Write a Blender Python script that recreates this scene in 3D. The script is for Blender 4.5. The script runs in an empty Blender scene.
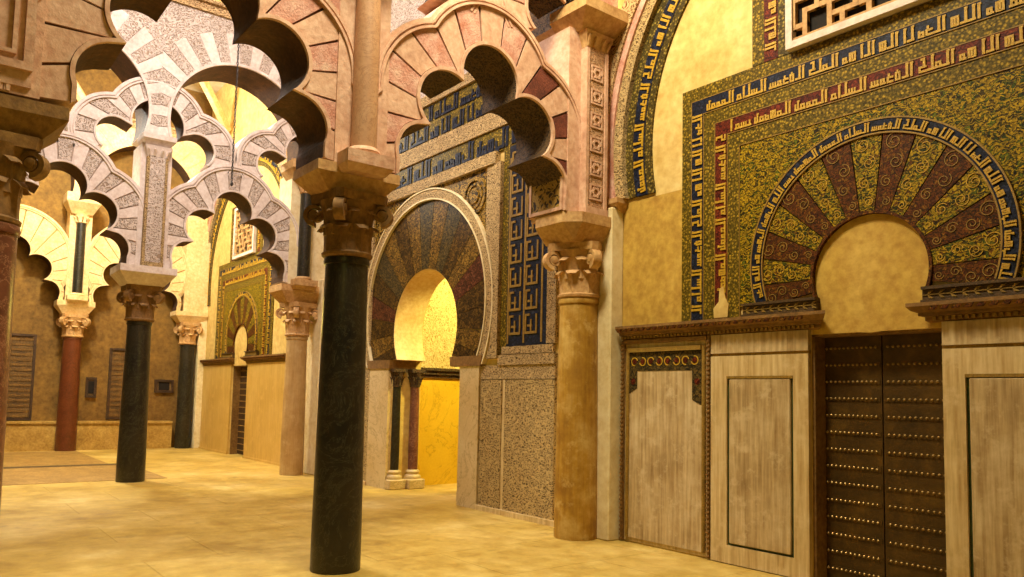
import bpy, math, random
from mathutils import Matrix, Vector
PI = math.pi
random.seed(7)
S = bpy.context.scene
COL = S.collection

# ------------------------------------------------------------------ helpers
def setp(o, label=None, cat=None, group=None, kind=None):
    if label: o['label'] = label
    if cat: o['category'] = cat
    if group: o['group'] = group
    if kind: o['kind'] = kind
    return o

def thing(name, loc, label, cat, group=None):
    o = bpy.data.objects.new(name, None)
    o.empty_display_size = .2
    COL.objects.link(o); o.location = loc
    return setp(o, label, cat, group, 'thing')

def wloc(o):
    v = Vector((0, 0, 0))
    while o is not None:
        v += o.location; o = o.parent
    return v

class MB:
    """collects closed shapes in world coordinates and links them as one mesh object"""
    def __init__(s): s.v = []; s.f = []; s.m = []
    def add(s, vs, fs, m=0):
        b = len(s.v); s.v += [tuple(v) for v in vs]
        for f in fs: s.f.append([b + i for i in f]); s.m.append(m)
    def box(s, x0, x1, y0, y1, z0, z1, m=0):
        vs = [(x, y, z) for x in (x0, x1) for y in (y0, y1) for z in (z0, z1)]
        s.add(vs, [(0, 1, 3, 2), (4, 6, 7, 5), (0, 4, 5, 1), (2, 3, 7, 6), (0, 2, 6, 4), (1, 5, 7, 3)], m)
    def bevbox(s, x0, x1, y0, y1, z0, z1, b=.01, m=0):
        # box with chamfered vertical and top edges
        def ring(z, i):
            a0, a1, c0, c1 = x0 + i, x1 - i, y0 + i, y1 - i
            return [(a0 + b, c0, z), (a1 - b, c0, z), (a1, c0 + b, z), (a1, c1 - b, z), (a1 - b, c1, z), (a0 + b, c1, z), (a0, c1 - b, z), (a0, c0 + b, z)]
        s.loft([ring(z0, b), ring(z0 + b, 0), ring(z1 - b, 0), ring(z1, b)], m)
    def loft(s, rings, m=0, caps=True, closed=True):
        n = len(rings[0]); vs = [p for r in rings for p in r]; fs = []
        for k in range(len(rings) - 1):
            for i in range(n if closed else n - 1):
                j = (i + 1) % n
                fs.append((k * n + i, k * n + j, (k + 1) * n + j, (k + 1) * n + i))
        if caps:
            fs.append(tuple(range(n - 1, -1, -1))); fs.append(tuple((len(rings) - 1) * n + i for i in range(n)))
        s.add(vs, fs, m)
    def lathe(s, prof, c, seg=28, m=0, ph=0):
        s.loft([[(c[0] + r * math.cos(ph + 2 * PI * i / seg), c[1] + r * math.sin(ph + 2 * PI * i / seg), z) for i in range(seg)] for r, z in prof], m)
    def prism(s, poly, P, d0, d1, m=0, mf=None):
        """poly of (u,z); P(u,d,z) -> world"""
        n = len(poly)
        vs = [P(u, d0, z) for u, z in poly] + [P(u, d1, z) for u, z in poly]
        b = len(s.v); s.v += [tuple(v) for v in vs]
        for i in range(n):
            j = (i + 1) % n; s.f.append([b + i, b + j, b + n + j, b + n + i]); s.m.append(m)
        s.f.append([b + i for i in range(n - 1, -1, -1)]); s.m.append(m)
        s.f.append([b + n + i for i in range(n)]); s.m.append(m if mf is None else mf)
    def strip(s, inner, outer, P, d0, d1, m=0, mf=None, mi=None):
        """closed solid between two matched polylines of (u,z); d1 is the front"""
        n = len(inner); mf = m if mf is None else mf; mi = m if mi is None else mi
        b = len(s.v)
        for pl in (inner, outer):
            for d in (d0, d1): s.v += [tuple(P(u, d, z)) for u, z in pl]
        I0, I1, O0, O1 = b, b + n, b + 2 * n, b + 3 * n
        for i in range(n - 1):
            j = i + 1
            for f, mm in (((I1 + i, I1 + j, O1 + j, O1 + i), mf), ((I0 + i, O0 + i, O0 + j, I0 + j), m), ((I0 + i, I0 + j, I1 + j, I1 + i), mi), ((O0 + i, O1 + i, O1 + j, O0 + j), m)):
                s.f.append(list(f)); s.m.append(mm)
        for i in (0, n - 1): s.f.append([I0 + i, I1 + i, O1 + i, O0 + i]); s.m.append(m)
    def tube(s, pts, r, seg=8, m=0):
        rings = []
        for i, p in enumerate(pts):
            p = Vector(p); a = Vector(pts[max(0, i - 1)]); c = Vector(pts[min(len(pts) - 1, i + 1)])
            t = (c - a).normalized(); u = t.cross(Vector((0, 0, 1)) if abs(t.z) < .9 else Vector((1, 0, 0))).normalized(); w = t.cross(u)
            rr = r[i] if isinstance(r, (list, tuple)) else r
            rings.append([tuple(p + u * rr * math.cos(2 * PI * k / seg) + w * rr * math.sin(2 * PI * k / seg)) for k in range(seg)])
        s.loft(rings, m)
    def build(s, name, mats, parent=None, smooth=False, label=None, kind=None, fix=True):
        import bmesh
        off = wloc(parent) if parent else Vector((0, 0, 0))
        me = bpy.data.meshes.new(name)
        me.from_pydata([tuple(Vector(v) - off) for v in s.v], [], s.f)
        if not isinstance(mats, (list, tuple)): mats = [mats]
        for m in mats: me.materials.append(m)
        me.polygons.foreach_set('material_index', s.m)
        if fix:
            bm = bmesh.new(); bm.from_mesh(me)
            bmesh.ops.recalc_face_normals(bm, faces=bm.faces); bm.to_mesh(me); bm.free()
        if smooth:
            me.shade_smooth()
            try: me.set_sharp_from_angle(angle=math.radians(38))
            except Exception: pass
        o = bpy.data.objects.new(name, me); COL.objects.link(o)
        if parent: o.parent = parent
        if label: o['label'] = label
        if kind: o['kind'] = kind
        return o

def copy_of(o, loc, parent=None):
    c = o.copy(); COL.objects.link(c); c.parent = parent; c.location = loc
    return c

# ------------------------------------------------------------------ materials
def lin(c):
    return tuple((x / 12.92 if x <= .04045 else ((x + .055) / 1.055) ** 2.4) for x in c)
def hexc(h):
    return lin((int(h[0:2], 16) / 255, int(h[2:4], 16) / 255, int(h[4:6], 16) / 255)) + (1,)

class NT:
    def __init__(s, name):
        s.mat = bpy.data.materials.new(name); s.mat.use_nodes = True
        s.t = s.mat.node_tree; s.n = s.t.nodes; s.bsdf = s.n['Principled BSDF']
        s.co = s.n.new('ShaderNodeTexCoord').outputs['Object']
    def node(s, typ, **kw):
        nd = s.n.new(typ)
        for k, v in kw.items(): setattr(nd, k, v)
        return nd
    def link(s, a, b): s.t.links.new(a, b)
    def mapping(s, scale=(1, 1, 1), vec=None, loc=(0, 0, 0)):
        m = s.node('ShaderNodeMapping'); m.inputs['Scale'].default_value = scale; m.inputs['Location'].default_value = loc
        s.link(vec or s.co, m.inputs[0]); return m.outputs[0]
    def noise(s, sc, det=4, rough=.55, vec=None, dist=0):
        n = s.node('ShaderNodeTexNoise'); n.inputs['Scale'].default_value = sc; n.inputs['Detail'].default_value = det
        n.inputs['Roughness'].default_value = rough; n.inputs['Distortion'].default_value = dist
        s.link(vec or s.co, n.inputs['Vector']); return n.outputs['Fac']
    def vor(s, sc, vec=None, feature='F1', out='Distance', rnd=1):
        n = s.node('ShaderNodeTexVoronoi', feature=feature); n.inputs['Scale'].default_value = sc; n.inputs['Randomness'].default_value = rnd
        s.link(vec or s.co, n.inputs['Vector']); return n.outputs[out]
    def wave(s, sc, dist, vec=None, typ='BANDS', dirn='DIAGONAL', det=2, dsc=1):
        n = s.node('ShaderNodeTexWave', wave_type=typ, bands_direction=dirn)
        n.inputs['Scale'].default_value = sc; n.inputs['Distortion'].default_value = dist; n.inputs['Detail'].default_value = det; n.inputs['Detail Scale'].default_value = dsc
        s.link(vec or s.co, n.inputs['Vector']); return n.outputs['Fac']
    def ramp(s, fac, stops, interp='LINEAR'):
        r = s.node('ShaderNodeValToRGB'); cr = r.color_ramp; cr.interpolation = interp
        while len(cr.elements) < len(stops): cr.elements.new(.5)
        for e, (p, c) in zip(cr.elements, stops): e.position = p; e.color = hexc(c) if isinstance(c, str) else (c, c, c, 1)
        s.link(fac, r.inputs[0]); return r.outputs[0]
    def mix(s, fac, a, b, mode='MIX'):
        m = s.node('ShaderNodeMix', data_type='RGBA', blend_type=mode)
        for sock, v in ((m.inputs[0], fac), (m.inputs[6], a), (m.inputs[7], b)):
            if isinstance(v, (int, float)): sock.default_value = v
            elif isinstance(v, str): sock.default_value = hexc(v)
            else: s.link(v, sock)
        return m.outputs[2]
    def math(s, op, a, b=0.):
        m = s.node('ShaderNodeMath', operation=op)
        for sock, v in ((m.inputs[0], a), (m.inputs[1], b)):
            if isinstance(v, (int, float)): sock.default_value = v
            else: s.link(v, sock)
        return m.outputs[0]
    def bump(s, h, dist=.01, strength=1.):
        b = s.node('ShaderNodeBump'); b.inputs['Distance'].default_value = dist; b.inputs['Strength'].default_value = strength
        s.link(h, b.inputs['Height']); s.link(b.outputs[0], s.bsdf.inputs['Normal'])
    def out(s, color, rough=.7, metal=0., spec=None):
        if isinstance(color, str): s.bsdf.inputs['Base Color'].default_value = hexc(color)
        else: s.link(color, s.bsdf.inputs['Base Color'])
        if isinstance(rough, (int, float)): s.bsdf.inputs['Roughness'].default_value = rough
        else: s.link(rough, s.bsdf.inputs['Roughness'])
        s.bsdf.inputs['Metallic'].default_value = metal
        if spec is not None: s.bsdf.inputs['Specular IOR Level'].default_value = spec
        return s.mat

def stone(name, a, b, c, sc=2.2, bump=.006, rough=.75):
    t = NT(name); n1 = t.noise(sc, 6, .62); n2 = t.noise(sc * 9, 5, .6)
    col = t.ramp(n1, [(.32, a), (.52, b), (.7, c)])
    col = t.mix(.5, col, t.ramp(n2, [(.3, .2), (.65, .9)]), 'SOFT_LIGHT')
    col = t.mix(.4, col, t.ramp(t.noise(sc * 3, 6, .7, t.mapping((1, 1, 1), None, (5, 2, 9))), [(.32, .2), (.66, .8)]), 'SOFT_LIGHT')
    t.bump(n2, bump); return t.out(col, rough)

def streaked(name, a, b, c, sc=1.3, k=.7):
    """old polished marble slab: vertical saw streaks and cloudy wear"""
    t = NT(name); n1 = t.noise(sc, 6, .65); n2 = t.noise(1, 5, .6, t.mapping((26, 26, 1.6))); n3 = t.noise(5, 6, .7)
    col = t.ramp(n1, [(.3, a), (.5, b), (.72, c)])
    col = t.mix(k, col, t.ramp(n2, [(.32, .12), (.66, .88)]), 'SOFT_LIGHT')
    col = t.mix(t.ramp(n3, [(.54, 0.), (.66, .75)]), col, c)
    t.bump(n2, .003); return t.out(col, .5)

def marble(name, base, vein, dark, sc=1.6, thr=.5, rough=.3):
    t = NT(name); v = t.noise(sc, 8, .7, None, 2.2)
    d = t.math('ABSOLUTE', t.math('SUBTRACT', v, .5))
    col = t.ramp(t.noise(sc * 1.4, 6), [(.35, base), (.7, dark)])
    col = t.mix(t.ramp(d, [(0., .8), (.018, .0)]), col, vein)
    n = t.noise(30, 4); col = t.mix(.3, col, t.ramp(n, [(.3, .3), (.7, .8)]), 'SOFT_LIGHT')
    col = t.mix(t.ramp(t.noise(2.1, 6, .7, t.mapping((1, 1, .5), None, (3, 1, 5))), [(.52, 0.), (.7, .55)]), col, dark)
    t.bump(n, .002); return t.out(col, rough)

def carved(name, hi, lo, sc=9., depth=.02, cover=.5, sharp=.1, mid=None):
    """deep-cut vegetal stucco: light tendrils over a darker cut-back ground"""
    t = NT(name); w = t.noise(sc * .55, 3, .5)
    wm = t.node('ShaderNodeVectorMath', operation='MULTIPLY_ADD')
    cn = t.node('ShaderNodeTexNoise'); cn.inputs['Scale'].default_value = sc * .5; t.link(t.co, cn.inputs['Vector'])
    t.link(cn.outputs['Color'], wm.inputs[0]); wm.inputs[1].default_value = (.9 / sc * 3,) * 3; t.link(t.co, wm.inputs[2])
    v1 = t.vor(sc * 1.25, wm.outputs[0], 'DISTANCE_TO_EDGE')
    wv = t.wave(sc * .55, 9, wm.outputs[0], 'RINGS', 'DIAGONAL', 2, 2.)
    h = t.math('MAXIMUM', t.ramp(v1, [(.05, 1.), (.05 + sharp, 0.)]), t.ramp(wv, [(cover, 0.), (cover + sharp, .9)]))
    col = t.mix(h, lo, hi)
    col = t.mix(.3, col, t.ramp(t.noise(2, 5), [(.3, .25), (.7, .8)]), 'SOFT_LIGHT')
    t.bump(h, depth); return t.out(col, .8)

def mosaic(name, cols, sc=7., tess=75., dark='1c1605', gold=.3):
    """glass tesserae: arabesque of the given colours over a fine grid of cubes"""
    t = NT(name)
    cn = t.node('ShaderNodeTexNoise'); cn.inputs['Scale'].default_value = sc * .6; cn.inputs['Detail'].default_value = 3; t.link(t.co, cn.inputs['Vector'])
    wm = t.node('ShaderNodeVectorMath', operation='MULTIPLY_ADD'); t.link(cn.outputs['Color'], wm.inputs[0]); wm.inputs[1].default_value = (2.2 / sc,) * 3; t.link(t.co, wm.inputs[2])
    cell = t.node('ShaderNodeTexVoronoi'); cell.inputs['Scale'].default_value = sc * 1.6; t.link(wm.outputs[0], cell.inputs['Vector'])
    sep = t.node('ShaderNodeSeparateColor'); t.link(cell.outputs['Color'], sep.inputs[0])
    n = len(cols)
    col = t.ramp(sep.outputs[0], [(i / n, c) for i, c in enumerate(cols)], 'CONSTANT')
    e = t.vor(sc * 1.6, wm.outputs[0], 'DISTANCE_TO_EDGE')
    col = t.mix(t.ramp(e, [(.04, 1.), (.12, 0.)]), col, dark)
    wv = t.wave(sc * .5, 10, wm.outputs[0], 'RINGS', 'DIAGONAL', 3, 2.)
    col = t.mix(t.ramp(wv, [(.78, 0.), (.9, 1.)]), col, cols[0])
    ts = t.node('ShaderNodeTexVoronoi'); ts.inputs['Scale'].default_value = tess; t.link(t.co, ts.inputs['Vector'])
    sp = t.node('ShaderNodeSeparateColor'); t.link(ts.outputs['Color'], sp.inputs[0])
    col = t.mix(.75, col, t.ramp(sp.outputs[0], [(0., .12), (1., .88)]), 'OVERLAY')
    t.bump(ts.outputs['Distance'], .002, .6)
    return t.out(col, .55, 0, .18)

def lace(name, a, b, d, sc=26.):
    """small repeating geometric border of tesserae"""
    t = NT(name)
    v = t.node('ShaderNodeTexVoronoi'); v.inputs['Scale'].default_value = sc; v.inputs['Randomness'].default_value = .85; t.link(t.co, v.inputs['Vector'])
    col = t.ramp(v.outputs['Distance'], [(.18, a), (.34, d), (.5, b)])
    ts = t.node('ShaderNodeTexVoronoi'); ts.inputs['Scale'].default_value = 80; t.link(t.co, ts.inputs['Vector'])
    sp = t.node('ShaderNodeSeparateColor'); t.link(ts.outputs['Color'], sp.inputs[0])
    col = t.mix(.7, col, t.ramp(sp.outputs[0], [(0., .1), (1., .9)]), 'OVERLAY')
    t.bump(ts.outputs['Distance'], .002, .5); return t.out(col, .55, 0, .18)

M = {}
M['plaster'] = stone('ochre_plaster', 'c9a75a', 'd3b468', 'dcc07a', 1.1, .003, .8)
M['plaster_dark'] = stone('tan_plaster', '6c4e1c', '785822', '866428', 1.0, .003, .85)  # dark paint, with shade of the recess put into the tone as well
M['cream_plaster'] = stone('cream_plaster', 'd8c490', 'e2d0a0', 'eadbb2', 1.2, .003, .8)
M['pink'] = stone('rosy_limestone', 'c0957a', 'd0a68a', 'dab498', 1.7, .006)
M['pink_red'] = stone('faded_red_brick', 'b87860', 'c99684', 'd6b09a', 5.5, .008)
M['red_dark'] = stone('dark_red_brick', '4e2418', '6a3222', '7c4230', 5., .008)
M['groove'] = stone('shadowed_mortar', '4a2a16', '5c3820', '6e462a', 6., .004, .9)  # dark mortar set back in the joints between voussoirs
M['impost'] = stone('impost_stone', 'ad8250', 'bd945e', 'cca670', 2.4, .005, .7)
M['impost_dark'] = stone('brown_stone', '6e4e24', '7e5c2c', '8c6a36', 2.4, .005, .7)
M['white_stone'] = stone('white_limestone', 'cdbcb0', 'dccdc2', 'e6dad0', 1.8, .005)
M['carved_white'] = carved('carved_white_stucco', 'dacbbe', 'a08a74', 14, .02, .5)
M['carved_cream'] = carved('carved_cream_stucco', 'd4b27e', '7a5428', 15, .015, .5)
M['carved_band'] = carved('carved_white_band', 'c8aa74', '5c4422', 20, .012, .5)
M['carved_dado'] = carved('carved_marble_dado', 'c2a468', '604a22', 17, .015, .47)
M['carved_soft'] = carved('carved_rosy_panel', 'caa07a', '9c7450', 16, .02, .5)
M['carved_dark'] = carved('carved_dark_soffit', '5c4222', '2a1a0c', 16, .02, .55)  # carved brown, darkened further with soffit shade put into the colour
M['soffit'] = stone('dark_soffit', '3a2412', '4a2e18', '5c3c20', 3., .006, .85)  # underside shade of the arches put into the colour
M['yellow_stone'] = stone('golden_limestone', 'd6b478', 'e2c48c', 'ecd2a0', 1.8, .005)
M['black_marble'] = marble('black_marble', '15140f', '4d4a38', '30291a', 2.4, rough=.36)
M['brown_marble'] = streaked('amber_marble', '855a18', 'aa802a', 'ceae66', 2.2, .3)
M['grey_marble'] = streaked('tan_marble', 'a07c48', 'b8955e', 'c9ac7a', 1.8, .25)
M['red_marble'] = marble('red_marble', '7a4c3a', 'b88a6c', '5a3226', 3.6)
M['red_brown'] = marble('red_brown_marble', '5a2c16', '7c4a2c', '6e3a1e', 3.2)
M['pale_marble'] = marble('veined_pale_marble', 'd8c294', '9c8048', 'cbb07a', 1.2, rough=.4)
M['yellow_marble'] = marble('yellow_marble', 'e6be34', 'b48a1c', 'dab02a', 1.1, rough=.35)
M['carved_pale'] = carved('carved_pale_gold', 'ead09a', 'b8944e', 15, .015, .5)
M['slab'] = streaked('worn_marble_slab', '9c8256', 'b89e70', 'd6c298', 1.6)
M['slab_frame'] = streaked('pale_slab_frame', 'b89c64', 'cdb27c', 'dcc594', 1.6)
M['golden_slab'] = streaked('golden_slab', 'c09a48', 'cba654', 'd6b468', 1.0, .3)
M['green_line'] = stone('green_inlay', '26361a', '30421f', '3a4a26', 6., .002, .5)
M['gold'] = stone('gold_tesserae', 'a67e16', 'be941e', 'cea62a', 40., .003, .45)
M['gold_dim'] = stone('ochre_line', '7c5e1c', '8c6c24', '9a7a2e', 9., .003, .6)
M['blue'] = mosaic('blue_mosaic', ['1a2036', '20283e', '161c2e', '272e44'], 9, 80, '10141f')
M['redm'] = mosaic('red_mosaic', ['5e2210', '6c2814', '52200e', '743216'], 9, 80, '3c100a')
M['lace'] = lace('gold_lace_mosaic', 'a08424', '54460e', '826a1c', 30)
M['lace2'] = lace('grey_lace_mosaic', '94803a', '453a18', '72602a', 28)
M['field'] = mosaic('green_gold_field', ['a08212', '8a700e', '33400e', '967a12', '525a10', '43360a', '78660e'], 19, 80)
M['vous_a'] = mosaic('green_gold_voussoir', ['9a7e16', '786a12', '454c12', '8a7012', '2c3010', '5a3a0c'], 19, 85)
M['vous_b'] = mosaic('maroon_voussoir', ['5a300c', '683c0e', '4a280a', '724c12', '4a220c'], 19, 85, '2a1a06')
M['mih_a'] = mosaic('mihrab_dark_voussoir', ['503812', '5e4416', '3e2a0c', '664c1a', '30220a'], 10, 75, '241606')
M['mih_b'] = mosaic('mihrab_gold_voussoir', ['785a22', '664a1a', '866828', '4e3a12'], 10, 75, '32220a')
M['mih_c'] = mosaic('mihrab_maroon_voussoir', ['562e1a', '643822', '4a2614', '6a4028'], 10, 75, '2a0e06')
M['mih_d'] = mosaic('mihrab_slate_voussoir', ['4e4020', '42361c', '584826', '604c22'], 10, 75, '1c1a14')
M['mih_field'] = mosaic('mihrab_gold_field', ['967428', '7e6020', '5a4416', '3c2c10', 'a4823a'], 10, 75, '241a08')
M['slat'] = stone('faded_slat', '5a4018', '6a4c1e', '785826', 4., .003, .8)
M['plinth'] = stone('worn_plinth_stone', '9a7630', 'ae8a40', 'bc9a50', 2.2, .005, .8)
M['groove_soft'] = stone('honey_mortar', '9a7030', 'a67c3a', 'b08844', 6., .004, .9)
M['umber'] = stone('umber_moulding', '3a280e', '4a3414', '5c441c', 8., .004, .6)
M['ochre_paint'] = stone('ochre_paint', 'b08c36', 'bc963e', 'c6a24c', 1.3, .003, .8)
M['rosy_marble'] = marble('rosy_veined_marble', 'c8a07c', '9a7050', 'b88c66', 2.6, rough=.45)
M['jamb_carving'] = carved('jamb_carving', 'a8863e', '2e1e0c', 9, .03, .5)
M['groove_pale'] = stone('pale_joint', 'a08c7c', 'ac9888', 'b8a494', 6., .004, .9)
M['bronze'] = None
M['iron'] = stone('dark_iron', '1a140c', '241c10', '302616', 8., .003, .5)
M['wood'] = stone('dark_wood', '2e1c0a', '3a240e', '482e14', 4., .004, .6)
M['canvas'] = stone('darkened_canvas', '4a3414', '5e441c', '70542a', 3., .003, .7)
M['void'] = stone('dark_recess', '120c06', '180f08', '20140a', 3., .002, .9)  # near-black: painted shade behind the lattices, also the dark picture fields
M['ceiling'] = stone('ceiling_plaster', 'e6d6b0', 'efe2c2', 'f4ead0', 1.0, .003, .8)

def bronze():
    t = NT('worn_bronze_plate'); n = t.noise(3, 6, .65); h = t.vor(22, None, 'DISTANCE_TO_EDGE')
    col = t.ramp(n, [(.3, '3a2808'), (.52, '50380e'), (.72, '6e5018')])
    col = t.mix(.35, col, t.ramp(t.noise(14, 5, .7), [(.3, .2), (.7, .8)]), 'SOFT_LIGHT')
    t.bump(t.math('ADD', t.math('MULTIPLY', h, .5), n), .006); return t.out(col, .5, .25)
M['bronze'] = bronze()
def stud_m():
    t = NT('worn_bronze_stud'); return t.out('a88a50', .35, .5)
M['stud'] = stud_m()

def floor_mat():
    t = NT('worn_limestone_flags')
    b = t.node('ShaderNodeTexBrick'); b.offset = .37; b.inputs['Scale'].default_value = 1.0
    b.inputs['Brick Width'].default_value = 1.9; b.inputs['Row Height'].default_value = 1.15; b.inputs['Mortar Size'].default_value = .008
    b.inputs['Mortar Smooth'].default_value = .4
    b.inputs['Color1'].default_value = (.45, .45, .45, 1); b.inputs['Color2'].default_value = (.56, .56, .56, 1); b.inputs['Mortar'].default_value = (.3, .3, .3, 1)
    mp = t.node('ShaderNodeMapping'); mp.inputs['Rotation'].default_value = (0, 0, PI / 2); t.link(t.co, mp.inputs[0])
    t.link(mp.outputs[0], b.inputs['Vector'])
    n1 = t.noise(.8, 7, .65); n2 = t.noise(4.5, 6, .65); n3 = t.noise(26, 4)
    col = t.ramp(n1, [(.34, 'a8883c'), (.48, 'c0a250'), (.6, 'd0b466'), (.7, 'dcc680')])
    col = t.mix(.6, col, b.outputs['Color'], 'SOFT_LIGHT')
    col = t.mix(.5, col, t.ramp(n2, [(.3, .15), (.68, .85)]), 'SOFT_LIGHT')
    col = t.mix(t.ramp(t.noise(1.7, 5, .7, t.mapping((1, 1, 1), None, (7, 3, 0))), [(.6, 0.), (.72, .45)]), col, '7c6234')
    h = t.math('ADD', t.math('MULTIPLY', n3, .3), b.outputs['Fac'])
    t.bump(t.math('MULTIPLY', h, -1.), .004)
    return t.out(col, t.ramp(n2, [(.3, .42), (.7, .62)]), 0, .35)
M['floor'] = floor_mat()
M['paving'] = stone('brown_paving', '8a6a32', '9c7a3c', 'ac8a4a', 2.4, .004, .6)
M['paving_dark'] = stone('dark_paving', '4a3a20', '584626', '66522e', 3., .004, .6)

# ------------------------------------------------------------------ frames
WY = 6.74                                          # the qibla wall
def PW(u, d, z): return (u, WY - d, z)              # wall plane: d towards the hall
def PA(X):                                          # arcade plane: d along +X
    return lambda u, d, z: (X + d, u, z)

# ------------------------------------------------------------------ writing: angular Kufic strokes
# every glyph: width, list of strokes (x0,x1,t0,t1) in units of the band height; written right to left
G = {
 'a': (.30, [(.08, .2, .0, .92), (.03, .2, .86, .95)]),
 'l': (.42, [(.04, .16, .0, .95), (.0, .16, .9, .98), (.0, .42, .0, .12)]),
 'b': (.36, [(.1, .2, .0, .45), (.0, .36, .0, .12)]),
 's': (.62, [(.06, .14, .0, .42), (.26, .34, .0, .42), (.46, .54, .0, .42), (.0, .62, .0, .12)]),
 'm': (.46, [(.06, .4, .0, .1), (.06, .15, .0, .4), (.31, .4, .0, .4), (.06, .4, .32, .42), (.0, .46, .0, .12)]),
 'h': (.56, [(.05, .5, .0, .12), (.05, .15, .0, .62), (.4, .5, .0, .5), (.05, .5, .5, .62), (.24, .32, .1, .52)]),
 'r': (.36, [(.16, .28, .0, .42), (.02, .28, .0, .11), (.02, .12, -.12, .08)]),
 'n': (.46, [(.28, .38, .0, .5), (.06, .38, .0, .11), (.06, .16, .0, .72), (.0, .16, .64, .74)]),
 'k': (.62, [(.04, .5, .0, .11), (.04, .5, .3, .41), (.4, .5, .0, .4), (.1, .22, .38, .9), (.1, .36, .82, .93)]),
 'w': (.46, [(.1, .4, .3, .41), (.1, .2, .0, .4), (.3, .4, .0, .4), (.02, .4, .0, .11)]),
 'd': (.48, [(.04, .44, .0, .11), (.04, .44, .3, .41), (.34, .44, .0, .4), (.26, .36, .4, .62)]),
 'y': (.44, [(.04, .4, .0, .12), (.3, .4, .0, .46), (.04, .14, .12, .36), (.04, .3, .26, .36)]),
 'q': (.5, [(.1, .42, .0, .11), (.1, .2, .0, .55), (.32, .42, .0, .55), (.1, .42, .46, .56), (.22, .3, .56, .7)]),
 ' ': (.16, []),
}
TEXT = 'bsm allh alrhmn alrhym hw allh aldy la alh ala hw almlk alqdws alslam almwmn almhymn '
def kufic(mb, length, h, fmap, d=(0, .012), start=0, sub=1, squeeze=1.):
    """fmap(s,t) -> (u,z,Pfunc) ; s runs in writing direction"""
    s = .06 * h; k = start
    while True:
        g = G[TEXT[k % len(TEXT)]]; k += 1
        w = (g[0] + .03) * h * squeeze
        if s + w > length - .04 * h: break
        for q, (x0, x1, t0, t1) in enumerate(g[1]):
            x0 -= .025; x1 += .025; t1 += .035
            xs = [s + (x0 + (x1 - x0) * i / sub) * h * squeeze for i in range(sub + 1)]
            a = [fmap(x, t0) for x in xs] + [fmap(x, t1) for x in reversed(xs)]
            mb.prism(a, fmap.P, d[0], d[1] + q * .0007)
        s += w
class FM:
    def __init__(s, f, P): s.f = f; s.P = P
    def __call__(s, a, t): return s.f(a, t)

# ------------------------------------------------------------------ arch geometry
def far_r(c0, th, circles):
    best = 0.02; ux, uz = math.cos(th), math.sin(th)
    for cc in circles:
        if len(cc) == 4:
            u0, u1, z0, z1 = cc
            if uz < 0 and abs(ux) > 1e-6:
                t = ((u1 if ux > 0 else u0) - c0[0]) / ux
                if z0 <= c0[1] + t * uz <= z1 and t > best: best = t
            continue
        cx, cz, r = cc
        dx, dz = cx - c0[0], cz - c0[1]
        b = dx * ux + dz * uz; q = b * b - (dx * dx + dz * dz - r * r)
        if q > 0:
            t = b + math.sqrt(q)
            if t > best: best = t
    return best
def pol(c0, th, r): return (c0[0] + r * math.cos(th), c0[1] + r * math.sin(th))
def rect_r(c0, th, u0, u1, z0, z1):
    ux, uz = math.cos(th), math.sin(th); r = 99
    if ux > 1e-6: r = min(r, (u1 - c0[0]) / ux)
    if ux < -1e-6: r = min(r, (u0 - c0[0]) / ux)
    if uz > 1e-6: r = min(r, (z1 - c0[1]) / uz)
    if uz < -1e-6: r = min(r, (z0 - c0[1]) / uz)
    return r
def arc(a, b, n): return [a + (b - a) * i / n for i in range(n + 1)]

LOBES = [(-.80, 4.08, .315), (-.545, 4.68, .345), (0, 5.09, .37), (.545, 4.68, .345), (.80, 4.08, .315)]
LOBES2 = [(-.70, 6.12, .30), (0, 6.45, .44), (.70, 6.12, .30)]

def lobe_set(base, yc, sc, dr=0., sz=1., z0=3.83):
    L = [(yc + u * sc, z0 + (z - z0) * sz, r * (sc + sz) / 2 + dr) for u, z, r in base]
    if base is LOBES: L.append((yc - 1.10 * sc - dr, yc + 1.10 * sc + dr, 3.4, z0 + .25 * sz))     # straight jambs under the first lobes
    return L

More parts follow.
